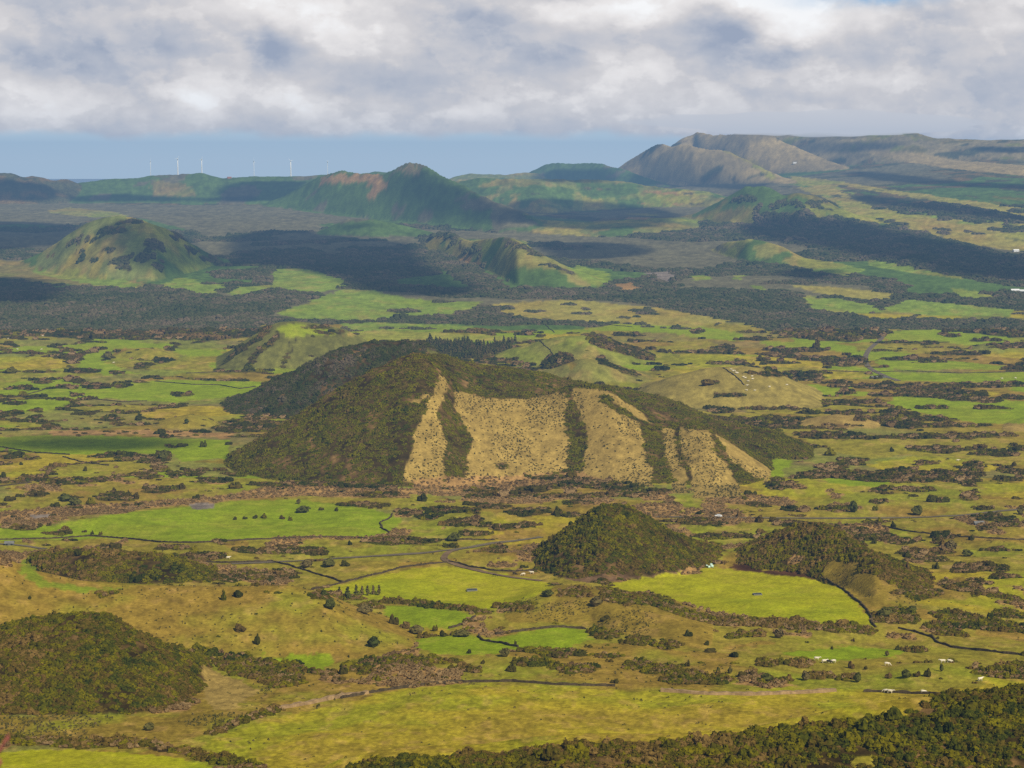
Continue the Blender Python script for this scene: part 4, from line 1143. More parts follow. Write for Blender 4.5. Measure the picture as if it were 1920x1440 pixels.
ISO = '''202 667 22 16;20 695 30 10;260 783 14 12;350 790 10 10;302 810 25 8;343 833 25 9;380 833 14 11;430 830 20 7;307 853 20 20;7 893 14 12;337 912 25 10;443 910 30 11;20 933 25 13;123 933 24 15;142 940 28 15;
170 940 22 13;103 945 20 13;253 930 20 11;367 930 15 11;567 955 30 12;363 1032 20 13;573 1057 25 15;617 1055 30 15;790 933 25 13;850 1007 30 15;852 1022 18 9;657 1018 10 8;647 1055 18 14;930 923 20 15;
1045 960 25 13;1070 890 22 13;1530 648 16 15;1427 673 20 9;1500 702 14 15;1328 716 30 9;1460 785 30 9;1558 848 25 13;1673 843 10 8;1600 950 20 23;1540 952 16 8;1720 957 24 20;
1422 973 22 13;1452 973 24 11;1630 975 18 9;1649 975 12 9;1913 958 14 15;1780 1023 26 20;1813 1037 25 14;1460 1187 20 20;1683 1215 14 8;1333 1218 35 9;1377 1225 20 15;1597 1247 14 13;1622 1252 10 7;
1393 1262 22 15;1347 1257 8 13;1368 1257 10 13;1408 1260 14 13;1437 1270 26 17;1510 1267 20 19;1608 1270 18 21;1667 1267 20 9;1698 1263 20 18;1720 1262 14 13;1740 1262 20 13;1765 1252 10 15;
683 1142 34 18;737 1163 22 15;760 1173 22 11;783 1180 30 17;815 1178 12 11;832 1188 16 11;867 1187 34 13;1027 1112 26 14;1133 1157 22 12;1117 1127 26 20;947 1223 24 17;1087 1225 28 11;1037 1228 28 9;
957 1253 22 13;643 1257 20 14;1152 1275 16 12;700 1203 26 22;483 1200 16 16;450 1175 22 18;620 1132 26 22;420 1117 12 18;447 1110 24 18;280 1362 24 15;607 1112 14 14;966 1205 6 8;731 1121 6 8;1290 1188 18 10;
1660 1148 34 20;1710 1142 24 14;150 1035 22 10;1345 1262 7 12;1480 1270 14 12;1820 1008 16 10;1700 1040 20 10;1640 953 12 9;1755 1010 16 14;1768 1018 18 14;1250 1012 14 10;1090 996 10 8;
158 995 10 6;173 999 8 6;188 1000 8 6;60 983 14 8;92 982 10 8;440 972 8 6;460 970 10 7;478 968 14 8;495 968 14 8;530 970 12 7;545 973 10 7;560 940 10 10;603 953 12 8;630 955 10 7;695 950 10 8;712 950 10 8;
1000 958 12 10;1310 960 12 9;1385 965 14 10;1570 985 12 9;1675 985 14 10;1590 1010 10 8;1640 1015 12 9;1700 1062 14 12;1755 1062 16 10;1858 1155 14 10;1600 1200 8 6;1663 1225 10 10;1757 1195 10 7;
880 1222 10 7;905 1240 12 9;1290 1245 12 10;1560 1215 8 6;40 868 10 8;95 873 8 8;160 880 8 8;52 900 8 10;68 898 8 9;86 893 8 9;215 918 8 7;240 925 10 8;55 1120 8 6;1325 1206 10 8;1900 870 12 8'''
shr = []
for ln in ISO.replace('\n', '').split(';'):
    v = [float(q) for q in ln.split()]
    x, y = unproj([v[0]], [v[1] + v[3] * 0.45]); shr.append([v[0], v[1], v[2], v[3], x[0], y[0]])
CROWNS = [patch_mesh('shrub', 300 + i, 5, 0.52, M_LEAFM, 10, (1.3, 1.0, 1.5)[i]) for i in range(3)] + [patch_mesh('shrub', 310, 5, 0.52, M_LEAF, 10, 1.2)]
TREEC = [crown_mesh('crown', 320 + i, 16, 14, flat=1.0, q=0.22, mat=M_LEAFD) for i in range(3)]
def trunk_mesh():
    V = []; Fc = []
    def limb(p0, p1, r0, r1):
        k = len(V); d = Vector(p1) - Vector(p0); q = d.to_track_quat('Z', 'Y')
        for p, r in ((p0, r0), (p1, r1)):
            for j in range(6):
                V.append(Vector(p) + q @ Vector((math.cos(j * 1.047) * r, math.sin(j * 1.047) * r, 0)))
        for j in range(6): Fc.append((k + j, k + (j + 1) % 6, k + 6 + (j + 1) % 6, k + 6 + j))
    limb((0, 0, -0.2), (0.03, 0, 0.35), 0.07, 0.05); limb((0.03, 0, 0.33), (0.3, 0.1, 0.75), 0.045, 0.02)
    limb((0.03, 0, 0.33), (-0.28, -0.1, 0.8), 0.045, 0.02); limb((0.03, 0, 0.33), (0.0, 0.25, 0.85), 0.04, 0.02); limb((0.03, 0, 0.33), (0.02, -0.22, 0.7), 0.035, 0.02)
    me = bpy.data.meshes.new('trunk'); me.from_pydata([tuple(v) for v in V], [], Fc); me.materials.append(M_TRUNK); me.update(); return me
TRUNK = trunk_mesh()

def describe(i, v):
    d = sorted((math.hypot((v[0] - l[1]) * 0.6, (v[1] - l[2]) * 1.0), l) for l in LAND)
    l = d[0][1]
    dx, dy = v[0] - l[1], (v[1] - l[2])
    hor = 'left' if dx < 0 else 'right'; ver = 'beyond' if dy < 0 else 'in front'
    if abs(dx) > 2.2 * abs(dy): rel = hor + ' of'
    elif abs(dy) > 1.5 * abs(dx): rel = 'beyond' if dy < 0 else 'in front of'
    else: rel = ('behind, ' if dy < 0 else 'before, ') + hor + ' of'
    big = 'large' if v[2] * v[3] > 380 else ('small' if v[2] * v[3] < 110 else 'middling')
    shp = 'upright' if v[3] > v[2] * 0.95 else ('spreading' if v[2] > 1.9 * v[3] else 'rounded')
    return big, shp, rel, l[0]
ds = {}
for i, v in enumerate(shr):
    ds.setdefault(describe(i, v), []).append(i)
ORD = ['first', 'second', 'third', 'fourth', 'fifth', 'sixth', 'seventh', 'eighth', 'ninth', 'tenth', 'eleventh', 'twelfth']
for key, ids in ds.items():
    ids.sort(key=lambda i: shr[i][0])
    big, shp, rel, lm = key
    for k, i in enumerate(ids):
        px, py, w, h, x, y = shr[i]
        tree = ((h > w * 0.95 and h >= 10) or (w * h > 330)) and 'ochre' not in lm
        kind = 'tree' if tree else 'shrub'
        pos = '' if len(ids) == 1 else ', %s from the left' % ORD[min(k, 11)]
        if len(ids) == 2: pos = ', the %s of two' % ('left one', 'right one')[k]
        lab = '%s %s %s %s %s%s' % (big, shp, kind, rel, lm, pos)
        r = w / 2 * y / F * 0.9; hh = h * y / F * 0.88
        z = float(gz(x, y))
        if tree:
            t = empty('tree', (x, y, z), random.uniform(0, 6.28))
            c = bpy.data.objects.new('crown', random.choice(TREEC)); COL.objects.link(c); c.parent = t
            c.scale = (r * 1.1, r * 1.1, hh * 0.72); c.location = (0, 0, hh * 0.16)
            tr = bpy.data.objects.new('trunk', TRUNK); COL.objects.link(tr); tr.parent = t; tr.scale = (r, r, hh)
        else:
            t = bpy.data.objects.new('shrub', random.choice(CROWNS)); COL.objects.link(t)
            t.location = (x, y, z - 0.1); t.rotation_euler = (0, 0, random.uniform(0, 6.28)); t.scale = (r * 0.85, r * 0.85, hh * 0.8)
        tag(t, lab, kind, 'lone trees and shrubs on the pastures')
# a short row of young conifers between the two bright paddocks
CON = [(636,1108,8,16,'left end'),(652,1112,12,24,'second from the left'),(668,1106,9,20,'third from the left'),(679,1107,8,18,'fourth from the left'),(689,1107,8,19,'fifth from the left'),(700,1106,8,17,'second from the right end'),(711,1106,8,19,'right end')]
for px, py, w, h, pos in CON:
    x, y = unproj([px], [py + h * 0.5]); x = x[0]; y = y[0]; z = float(gz(x, y)); hh = h * y / F; r = w / 2 * y / F
    t = empty('conifer', (x, y, z), random.uniform(0, 6))
    c = bpy.data.objects.new('crown', random.choice(PINEM)); COL.objects.link(c); c.parent = t; c.scale = (r * 2.4, r * 2.4, hh / 2.05)
    tr = bpy.data.objects.new('trunk', TRUNK); COL.objects.link(tr); tr.parent = t; tr.scale = (r * 1.2, r * 1.2, hh * 0.6)
    tag(t, 'young dark conifer, %s of the row beside the central bright field' % pos, 'conifer', 'young conifers in a row')
# the largest bushes of the foreground slope
for i in NEAR_IND:
    o = bpy.data.objects.new('shrub', BUSH[int(rng.integers(0, 6))]); COL.objects.link(o)
    o.location = (BX[i], BY[i], float(gz(BX[i], BY[i])) - 0.2); o.rotation_euler = (0, 0, rng.uniform(0, 6.28)); s_ = size[i]; o.scale = (s_, s_, s_ * rng.uniform(0.9, 1.3))
    tag(o, 'one of the many dense brown green bushes filling the bottom right slope', 'shrub', 'bushes crowded on the bottom right slope')

# ------------------------------------------------------------------ cattle
def skin_mesh(name, joints, edges, mat, level=1):
    me = bpy.data.meshes.new(name); me.from_pydata([j[0] for j in joints], edges, [])
    o = bpy.data.objects.new(name, me); COL.objects.link(o)
    sk = o.modifiers.new('skin', 'SKIN'); sv = me.skin_vertices[0].data
    for k, j in enumerate(joints):
        sv[k].radius = j[1] if isinstance(j[1], tuple) else (j[1], j[1])
    sv[0].use_root = True
    sb = o.modifiers.new('sub', 'SUBSURF'); sb.levels = level; sb.render_levels = level
    dg = bpy.context.evaluated_depsgraph_get()
    m2 = bpy.data.meshes.new_from_object(o.evaluated_get(dg)); m2.name = name
    bpy.data.objects.remove(o)
    m2.materials.clear(); m2.materials.append(mat)
    m2.polygons.foreach_set('use_smooth', [True] * len(m2.polygons))
    return m2
def cow_mesh(mat, graze, name):
    J = [((-0.55, 0, 1.05), (0.33, 0.34)), ((0.0, 0, 1.0), (0.38, 0.40)), ((0.5, 0, 1.03), (0.33, 0.36)),
         ((-0.85, 0, 1.12), (0.26, 0.22)), ((0.85, 0, 1.12 if not graze else 0.95), (0.2, 0.24)),
         ((1.12, 0, 1.32 if not graze else 0.55), 0.15), ((1.42, 0, 1.22 if not graze else 0.22), 0.11), ((1.6, 0, 1.08 if not graze else 0.1), 0.075)]
    E = [(0, 1), (1, 2), (0, 3), (2, 4), (4, 5), (5, 6), (6, 7)]
    for side in (-1, 1):
        k = len(J)       # hind leg: knee forward, hock back, shank
        J += [((-0.62, 0.2 * side, 0.78), 0.16), ((-0.78, 0.21 * side, 0.5), 0.085), ((-0.70, 0.2 * side, 0.25), 0.06), ((-0.68, 0.2 * side, 0.02), 0.065)]
        E += [(0, k), (k, k + 1), (k + 1, k + 2), (k + 2, k + 3)]
        k = len(J)
        J += [((0.5, 0.19 * side, 0.7), 0.12), ((0.52, 0.19 * side, 0.4), 0.075), ((0.5, 0.19 * side, 0.02), 0.06)]
        E += [(2, k), (k, k + 1), (k + 1, k + 2)]
        k = len(J)
        ex, ez = (1.2, 1.38) if not graze else (1.2, 0.5)
        J += [((ex, 0.24 * side, ez + 0.02), 0.04)]; E += [(5, k)]
    k = len(J); J += [((-1.05, 0, 1.05), 0.05), ((-1.1, 0, 0.6), 0.03), ((-1.1, 0, 0.45), 0.05)]; E += [(3, k), (k, k + 1), (k + 1, k + 2)]
    return skin_mesh(name, J, E, mat)
COWM = [cow_mesh(M_COW, False, 'cow'), cow_mesh(M_COW, True, 'cow'), cow_mesh(M_COWD, True, 'cow')]
HILLCOW = [(1371,694),(1374.5,697),(1377.5,696.5),(1380,700),(1382.5,701),(1394,708),(1397.5,710),(1403,716),(1410,707),(1411,712),(1401,724),(1400,733),(1415,733.5),(1443,726.5),(1475.5,723)]
pos15 = ['topmost', 'second from the top', 'third from the top', 'fourth from the top', 'fifth from the top', 'left one of a pair below the top cluster', 'right one of a pair below the top cluster',
         'alone left of the centre of the hill', 'upper one of two right of the wall', 'lower one of two right of the wall', 'just above the lowest left one', 'lowest left one', 'lowest right one', 'alone far right of the wall', 'rightmost and smallest']
COWS = []
for (a, b), p in zip(HILLCOW, pos15): COWS.append((a, b, 0, 'white cow on the cattle hill, ' + p))
for a, b, k, l in [(1531.5,1238,0,'white cow beside the spreading dark tree on the right pasture'),(1546,1243,0,'white cow left of its dark neighbour on the right pasture'),(1555,1244,2,'black cow grazing between two white ones on the right pasture'),
   (1562,1243,1,'white cow right of the black grazing cow'),(1663.5,1248,1,'white cow alone in the middle of the right pasture'),(1767.5,1243,0,'larger white cow of a pair near the right thicket'),
   (1781,1243,1,'smaller cow right of its white mate near the right thicket'),(1838,1277,0,'white cow standing alone in the green corner by the right thicket'),(1669,1300,0,'white cow standing in front of the dark wall, broadside'),
   (1661,1299,1,'pale cow half hidden left of the broadside one at the dark wall'),(1732,1301,1,'white cow lower down right of the dark wall'),(428,1048,0,'white cow alone below the zigzag track on the left pasture'),
   (997,1076,0,'white cow nearest the bushy knoll'),(981,1079,1,'pale cow second from the bushy knoll'),(965,1078,2,'dark cow beside the dirt track left of the knoll'),(927,1081,2,'dark cow on the dirt track edge'),
   (1796,865,0,'white cow on the far green field right of the crater foot'),(1761,867,2,'black cow left of the white one right of the crater foot'),(1777,863,2,'black cow nearest the white one beyond the crater foot'),
   (15,636,0,'far white cow at the left edge beyond the first hedges'),(80,631,0,'far white cow in the yellow field at left'),(33,656,0,'far white cow above the leftmost yellow field'),(78,656,1,'far white cow grazing near the left hedge'),
   (1879,711,0,'far white cow on the long field at right'),(1904,710,1,'far white cow closest to the right edge'),(213,681,0,'far white cow near the rounded tree on the left plain')]:
    COWS.append((a, b, k, l))
for a, b, k, l in COWS:
    x, y = unproj([a], [b]); x, y = x[0], y[0]
    o = bpy.data.objects.new('cow', COWM[k]); COL.objects.link(o)
    far = 1.15 if y < 1500 else 1.3
    o.location = (x, y, float(gz(x, y)) - 0.03); o.rotation_euler = (0, 0, random.choice([0, math.pi]) + random.uniform(-0.5, 0.5)); o.scale = (far, far, far)
    tag(o, l, 'cow', 'cattle grazing on the pastures')

# ------------------------------------------------------------------ wind turbines on the far ridge
def box(V, Fc, c, s):
    k = len(V)
    for dz in (-1, 1):
        for dy in (-1, 1):
            for dx in (-1, 1): V.append((c[0] + dx * s[0] / 2, c[1] + dy * s[1] / 2, c[2] + dz * s[2] / 2))
    Fc += [tuple(k + q for q in f) for f in ((0, 2, 3, 1), (4, 5, 7, 6), (0, 1, 5, 4), (2, 6, 7, 3), (0, 4, 6, 2), (1, 3, 7, 5))]
def ring(V, Fc, prof, n=16, cap=True):
    k = len(V)
    for r, z in prof:
        for j in range(n): V.append((math.cos(j * 2 * math.pi / n) * r, math.sin(j * 2 * math.pi / n) * r, z))
    for i in range(len(prof) - 1):
        for j in range(n): Fc.append((k + i * n + j, k + i * n + (j + 1) % n, k + (i + 1) * n + (j + 1) % n, k + (i + 1) * n + j))
    if cap: Fc.append(tuple(k + (len(prof) - 1) * n + j for j in range(n)))
def turbine_meshes():
    V = []; Fc = []; ring(V, Fc, [(3.4, -6), (3.1, 5), (2.6, 30), (2.0, 60)])
    tw = (V, Fc)
    V = []; Fc = []; box(V, Fc, (0, 1.5, 61.5), (4, 11, 4)); nac = (V, Fc)
    V = []; Fc = []; k = 0
    for s, c, t in ((0, 1.6, 0.9), (4, 2.6, 0.7), (12, 1.9, 0.4), (24, 0.5, 0.15)):
        V += [(-c / 2, 0, s), (0, t / 2, s), (c / 2, 0, s), (0, -t / 2, s)]
    for i in range(3):
        for j in range(4): Fc.append((i * 4 + j, i * 4 + (j + 1) % 4, i * 4 + 4 + (j + 1) % 4, i * 4 + 4 + j))
    Fc.append((12, 13, 14, 15)); bl = (V, Fc)
    V = []; Fc = []; ring(V, Fc, [(0.2, -2.2), (1.2, -1.5), (1.7, 0), (1.6, 1.2)]); V = [(x, z, y) for x, y, z in V]; hub = (V, Fc)
    return tw, nac, bl, hub
TM = turbine_meshes()
for px, top, bot, yaw, lab in [(282,302,330,0.9,'faint wind turbine, leftmost on the far ridge'),(333,297,327,0.3,'white wind turbine, left one of the close pair on the ridge'),(378,298,327,0.5,'white wind turbine, right one of the close pair on the ridge'),
    (476,302,331,1.2,'faint wind turbine just left of the brightest one'),(545,301,331,0.2,'brightest white wind turbine standing alone on the ridge crest'),(614,303,330,1.3,'faint wind turbine above the left shoulder of the big cone')]:
    a, mt = ray(px, top); a, mt = float(a), float(mt)
    yc = float(np.interp(a, HILLS[HKEY['ridge_2']]['az'], HILLS[HKEY['ridge_2']]['Yc'])) + (60 if 'faint' not in lab else 420)
    x = a * yc; g = float(gz(x, yc)); s_ = (mt * yc - g) / 63.0 * 1.0
    s_ = min(max(s_, 0.7), 1.8)
    t = empty('wind_turbine', (x, yc, mt * yc - 63 * s_), yaw * 0.5); t.scale = (s_ * (0.75 if 'faint' not in lab else 0.25),) * 2 + (s_,)
    mesh_obj('tower', *TM[0], M_WHITE, t, True); mesh_obj('nacelle', *TM[1], M_WHITE, t); hb = mesh_obj('hub', *TM[3], M_WHITE, t, True); hb.location = (0, -5, 61.5)
    a0 = random.uniform(0, 2)
    for k in range(3):
        b = mesh_obj('blade', *TM[2], M_WHITE, t); b.location = (0, -5, 61.5); b.rotation_euler = (0, a0 + k * 2.094, 0); b.scale = (0.5, 0.6, 0.62)
    tag(t, lab, 'wind turbine', 'wind turbines along the far ridge')

# ------------------------------------------------------------------ farm buildings far away
def house(px, py, w, d, h, rz, lab, roofm=None, name='farm_building', walls=None):
    x, y = unproj([px], [py]); x, y = x[0], y[0]
    t = empty(name, (x, y, float(gz(x, y)) - 0.4), rz)
    V = []; Fc = []; box(V, Fc, (0, 0, h / 2), (w, d, h))
    k = len(V); rh = d * 0.28
    V += [(-w / 2, 0, h + rh), (w / 2, 0, h + rh)]; Fc += [(4, 6, k), (5, k + 1, 7)]
    mesh_obj('wall', V, Fc, walls or M_WHITE, t)
    e = 0.5
    V = [(-w / 2 - e, -d / 2 - e, h - 0.1), (w / 2 + e, -d / 2 - e, h - 0.1), (w / 2 + e, 0, h + rh + 0.25), (-w / 2 - e, 0, h + rh + 0.25), (-w / 2 - e, d / 2 + e, h - 0.1), (w / 2 + e, d / 2 + e, h - 0.1)]
    mesh_obj('roof', V, [(0, 1, 2, 3), (3, 2, 5, 4)], roofm or M_WHITE, t)
    for q in (-0.3, 0.0, 0.3):
        V = []; Fc = []
        if q == 0.0: box(V, Fc, (0, -d / 2 - 0.03, 1.1), (1.1, 0.1, 2.2)); mesh_obj('door', V, Fc, M_CONC, t)
        else: box(V, Fc, (q * w, -d / 2 - 0.03, h * 0.55), (1.2, 0.1, 1.2)); mesh_obj('window', V, Fc, M_GLASS, t)
    tag(t, lab, 'building'); return t
house(1490, 307, 17, 9, 6, 0.2, 'tiny white building below the brown mountain')
house(1903, 548, 16, 8, 4.5, 0.1, 'white farmhouse near the right edge, left of its pale twin')
house(1917, 549, 9, 7, 4.5, -0.2, 'pale farm shed at the right edge beside the white farmhouse')
house(1905, 472, 13, 8, 4, 0.1, 'far white farmhouse high on the right slope')
house(430, 335, 18, 10, 6, 0.3, 'small red roofed hut on the ridge between turbines', M_ROOFT, walls=M_ROOFT)
house(1640, 710, 7, 4, 2.3, -0.2, 'pale shed beside the far winding road', M_CONC)
house(1835, 984, 6, 3.5, 1.8, 0.15, 'low grey green shelter on the right pasture', M_CONC, walls=M_CONC)
house(18, 1022, 5, 3.5, 1.8, 0.1, 'small stone hut by the road at the left edge', M_CONC, walls=M_CONC)
# concrete pen by the winding road
x, y = unproj([1645], [708]); x, y = x[0], y[0]
t = empty('cattle_pen', (x + 9, y, float(gz(x + 9, y)) - 0.2), -0.15)
for c, s in [((0, -3, .7), (12, .4, 1.4)), ((0, 3, .7), (12, .4, 1.4)), ((-5.8, 0, .7), (.4, 5.6, 1.4)), ((5.8, 0, .7), (.4, 5.6, 1.4))]:
    V = []; Fc = []; box(V, Fc, c, s); mesh_obj('wall', V, Fc, M_CONC, t)
tag(t, 'pale concrete cattle pen where the winding road bends', 'cattle pen')

# water tanks: low rectangular basins
for px, py, w, d, lab in [(885, 1107.5, 5.4, 3.2, 'dark rectangular water basin in the middle of the central bright field'), (1420, 1115.5, 4.4, 2.8, 'grey rectangular water basin in the middle of the right bright field')]:
    x, y = unproj([px], [py]); x, y = x[0], y[0]; z = float(gz(x, y))
    t = empty('water_basin', (x, y, z), 0.12)
    for c, s in [((0, -d / 2, .35), (w, .3, .9)), ((0, d / 2, .35), (w, .3, .9)), ((-w / 2 + .15, 0, .35), (.3, d - .3, .9)), ((w / 2 - .15, 0, .35), (.3, d - .3, .9))]:
        V = []; Fc = []; box(V, Fc, c, s); mesh_obj('rim', V, Fc, M_CONC, t)
    mesh_obj('water', [(-w / 2 + .3, -d / 2 + .15, .6), (w / 2 - .3, -d / 2 + .15, .6), (w / 2 - .3, d / 2 - .15, .6), (-w / 2 + .3, d / 2 - .15, .6)], [(0, 1, 2, 3)], M_WATER, t)
    tag(t, lab, 'water basin')

# silage bales
for px, py, s_, lab in [(1335, 1064, 1.0, 'mint green wrapped silage bale, largest and rightmost of the heap'), (1329.5, 1065, 0.85, 'pale wrapped silage bale in the middle of the heap'), (1325, 1062, 0.6, 'small cream wrapped bale at the left of the heap'), (1333.5, 1060.5, 0.8, 'wrapped silage bale lying at the back of the heap')]:
    x, y = unproj([px], [py]); x, y = x[0], y[0]
    V = []; Fc = []; ring(V, Fc, [(0.02, -0.62), (0.5, -0.62), (0.63, -0.5), (0.65, 0), (0.63, 0.5), (0.5, 0.62), (0.02, 0.62)])
    V = [(q[2] * 1.3 * s_, q[0] * 1.3 * s_, q[1] * 1.3 * s_ + 0.75 * s_) for q in V]
    o = mesh_obj('silage_bale', V, Fc, M_WRAP, None, True); o.location = (x, y, float(gz(x, y))); o.rotation_euler = (0, 0, random.uniform(-.6, .6)); tag(o, lab, 'silage bale', 'wrapped silage bales at the field edge')

# white car parked by the road
x, y = unproj([1347], [970]); x, y = x[0], y[0]
t = empty('car', (x, y, float(gz(x, y)) + 0.3), 0.05); t.scale = (1.15, 1.15, 1.15)
prof = [(-2.1, .35), (-2.15, .8), (-1.9, 1.0), (-1.2, 1.05), (-0.7, 1.5), (0.9, 1.52), (1.6, 1.1), (2.1, .95), (2.15, .35)]
V = [(a, -0.82, b) for a, b in prof] + [(a, 0.82, b) for a, b in prof]; n = len(prof)
mesh_obj('body', V, [tuple(range(n)), tuple(range(2 * n - 1, n - 1, -1))] + [(i, i + n, (i + 1) % n + n, (i + 1) % n) for i in range(n)], M_WHITE, t)
for s in (-1, 1):
    V = [(a, 0.835 * s, b) for a, b in [(-0.95, 1.08), (-0.62, 1.42), (0.8, 1.44), (1.3, 1.1)]]; mesh_obj('window', V, [(0, 1, 2, 3)], M_GLASS, t)
    for a in (-1.35, 1.35):
        V = []; Fc = []; ring(V, Fc, [(0.34, -0.1), (0.34, 0.1)]); V = [(q[0] + a, q[2] + 0.78 * s, q[1] + 0.34) for q in V]; mesh_obj('wheel', V, Fc, M_TYRE, t)
tag(t, 'small white car parked on the grey road behind the bushy knoll', 'car')

# red budded plant close to the camera at the left edge
def tube(V, Fc, pts, rad, n=8):
    k = len(V)
    for p, r in zip(pts, rad):
        for j in range(n): V.append((p[0] + math.cos(j * 6.283 / n) * r, p[1] + math.sin(j * 6.283 / n) * r, p[2]))
    for i in range(len(pts) - 1):
        for j in range(n): Fc.append((k + i * n + j, k + i * n + (j + 1) % n, k + (i + 1) * n + (j + 1) % n, k + (i + 1) * n + j))
    Fc.append(tuple(k + (len(pts) - 1) * n + j for j in range(n)))
yp = 4.2
def P3(px, py, y=yp):
    a, m = ray(px, py); return Vector((float(a) * y, y, float(m) * y))
zg = float(gz(-1.6, yp))
t = empty('plant', (P3(-140, 1440).x, yp, zg))
def tl(p): return tuple(Vector(p) - t.location)
V = []; Fc = []
tube(V, Fc, [(0, 0, -0.1), tl(P3(-90, 1700)), tl(P3(-30, 1480)), tl(P3(-2, 1412)), tl(P3(8, 1392)), tl(P3(15, 1379))], [0.007, 0.005, 0.003, 0.0024, 0.002, 0.001]); mesh_obj('stem', V, Fc, M_STEM, t, True)
V = []; Fc = []
tube(V, Fc, [(0, 0, -0.1), tl(P3(-60, 1650)), tl(P3(-14, 1470)), tl(P3(-2, 1434)), tl(P3(1, 1424))], [0.008, 0.006, 0.0035, 0.003, 0.0015]); mesh_obj('stem', V, Fc, M_STEM, t, True)
for px, py, r in [(15, 1380, .0026), (12, 1386, .003), (16, 1384, .003), (6, 1393, .0026), (9, 1389, .0026), (2, 1402, .0026), (-2, 1408, .0026), (0, 1426, .003), (2, 1431, .0022)]:
    V = []; Fc = []; p = P3(px, py) - t.location
    ring(V, Fc, [(0.1 * r, -1.8 * r), (0.8 * r, -1.2 * r), (r, 0), (0.7 * r, 1.2 * r), (0.1 * r, 2.1 * r)], 8); V = [(q[0] + p[0], q[1] + p[1], q[2] + p[2]) for q in V]
    mesh_obj('bud', V, Fc, M_BUD, t, True)
tag(t, 'out of focus red budded twig poking in at the lower left edge', 'plant')

# ------------------------------------------------------------------ unseen cloud sheets overhead, outlined to cast the shadows on the island
def build_clouds():
    m, nt, ns, ln = newmat('cloud')
    att = N(nt, 'ShaderNodeAttribute', attribute_name='alpha'); geo = N(nt, 'ShaderNodeNewGeometry')
    nz_ = noise(nt, geo.outputs['Position'], 0.004, 4, 0.55)
    a = mathn(nt, 'ADD', att.outputs['Fac'], mathn(nt, 'MULTIPLY', mathn(nt, 'SUBTRACT', nz_.outputs['Fac'], 0.5), 0.55))
    mr = N(nt, 'ShaderNodeMapRange'); mr.interpolation_type = 'SMOOTHSTEP'; mr.inputs['From Min'].default_value = 0.1; mr.inputs['From Max'].default_value = 0.88
    mr.inputs['To Max'].default_value = 0.84; ln.new(a, mr.inputs['Value'])
    tr = N(nt, 'ShaderNodeBsdfTransparent'); df = N(nt, 'ShaderNodeBsdfDiffuse'); df.inputs['Color'].default_value = (0.85, 0.85, 0.87, 1)
    mx = N(nt, 'ShaderNodeMixShader'); ln.new(mr.outputs[0], mx.inputs[0]); ln.new(tr.outputs[0], mx.inputs[1]); ln.new(df.outputs[0], mx.inputs[2])
    o = N(nt, 'ShaderNodeOutputMaterial'); ln.new(mx.outputs[0], o.inputs['Surface'])
    ZC = 1150.0
    for pts in SHADE:
        P = dens_poly(pts, 15); x, y = unproj(P[:, 0], P[:, 1])
        z = gz(x, y); L = (ZC - z) / sd.z
        Q = np.stack([x + sd.x * L, y + sd.y * L], 1)
        lo = Q.min(0) - 120; hi = Q.max(0) + 120
        nx = int(min(220, max(30, (hi[0] - lo[0]) / 14))); ny = int(min(220, max(30, (hi[1] - lo[1]) / 14)))
        gx, gy = np.meshgrid(np.linspace(lo[0], hi[0], nx), np.linspace(lo[1], hi[1], ny))
        ins = in_poly(gx, gy, Q).astype(float)
        def blur(A, k):
            ker = np.hanning(2 * k + 3)[1:-1]; ker /= ker.sum()
            A = np.apply_along_axis(lambda v: np.convolve(v, ker, 'same'), 0, A); return np.apply_along_axis(lambda v: np.convolve(v, ker, 'same'), 1, A)
        al = blur(ins, 5)
        al[0, :] = al[-1, :] = 0; al[:, 0] = al[:, -1] = 0
        al = np.where(al <= 0.001, -0.5, al)
        zz = ZC + (fbm(gx / 180, gy / 180, 4, 301) - 0.5) * 50
        V = np.stack([gx, gy, zz], -1).reshape(-1, 3); idx = np.arange(nx * ny).reshape(ny, nx)
        q = np.stack([idx[:-1, :-1], idx[:-1, 1:], idx[1:, 1:], idx[1:, :-1]], -1).reshape(-1, 4)
        live = (al.reshape(-1)[q] > 0).any(1); q = q[live]
        if not len(q): continue
        ob = mesh_obj('cloud', V, q.tolist(), m, smooth=True)
        at = ob.data.attributes.new('alpha', 'FLOAT', 'POINT'); at.data.foreach_set('value', al.reshape(-1).astype(np.float32))
        tag(ob, 'unseen cloud sheet overhead, shaped to cast its shadow on the plain', None, None, 'structure')
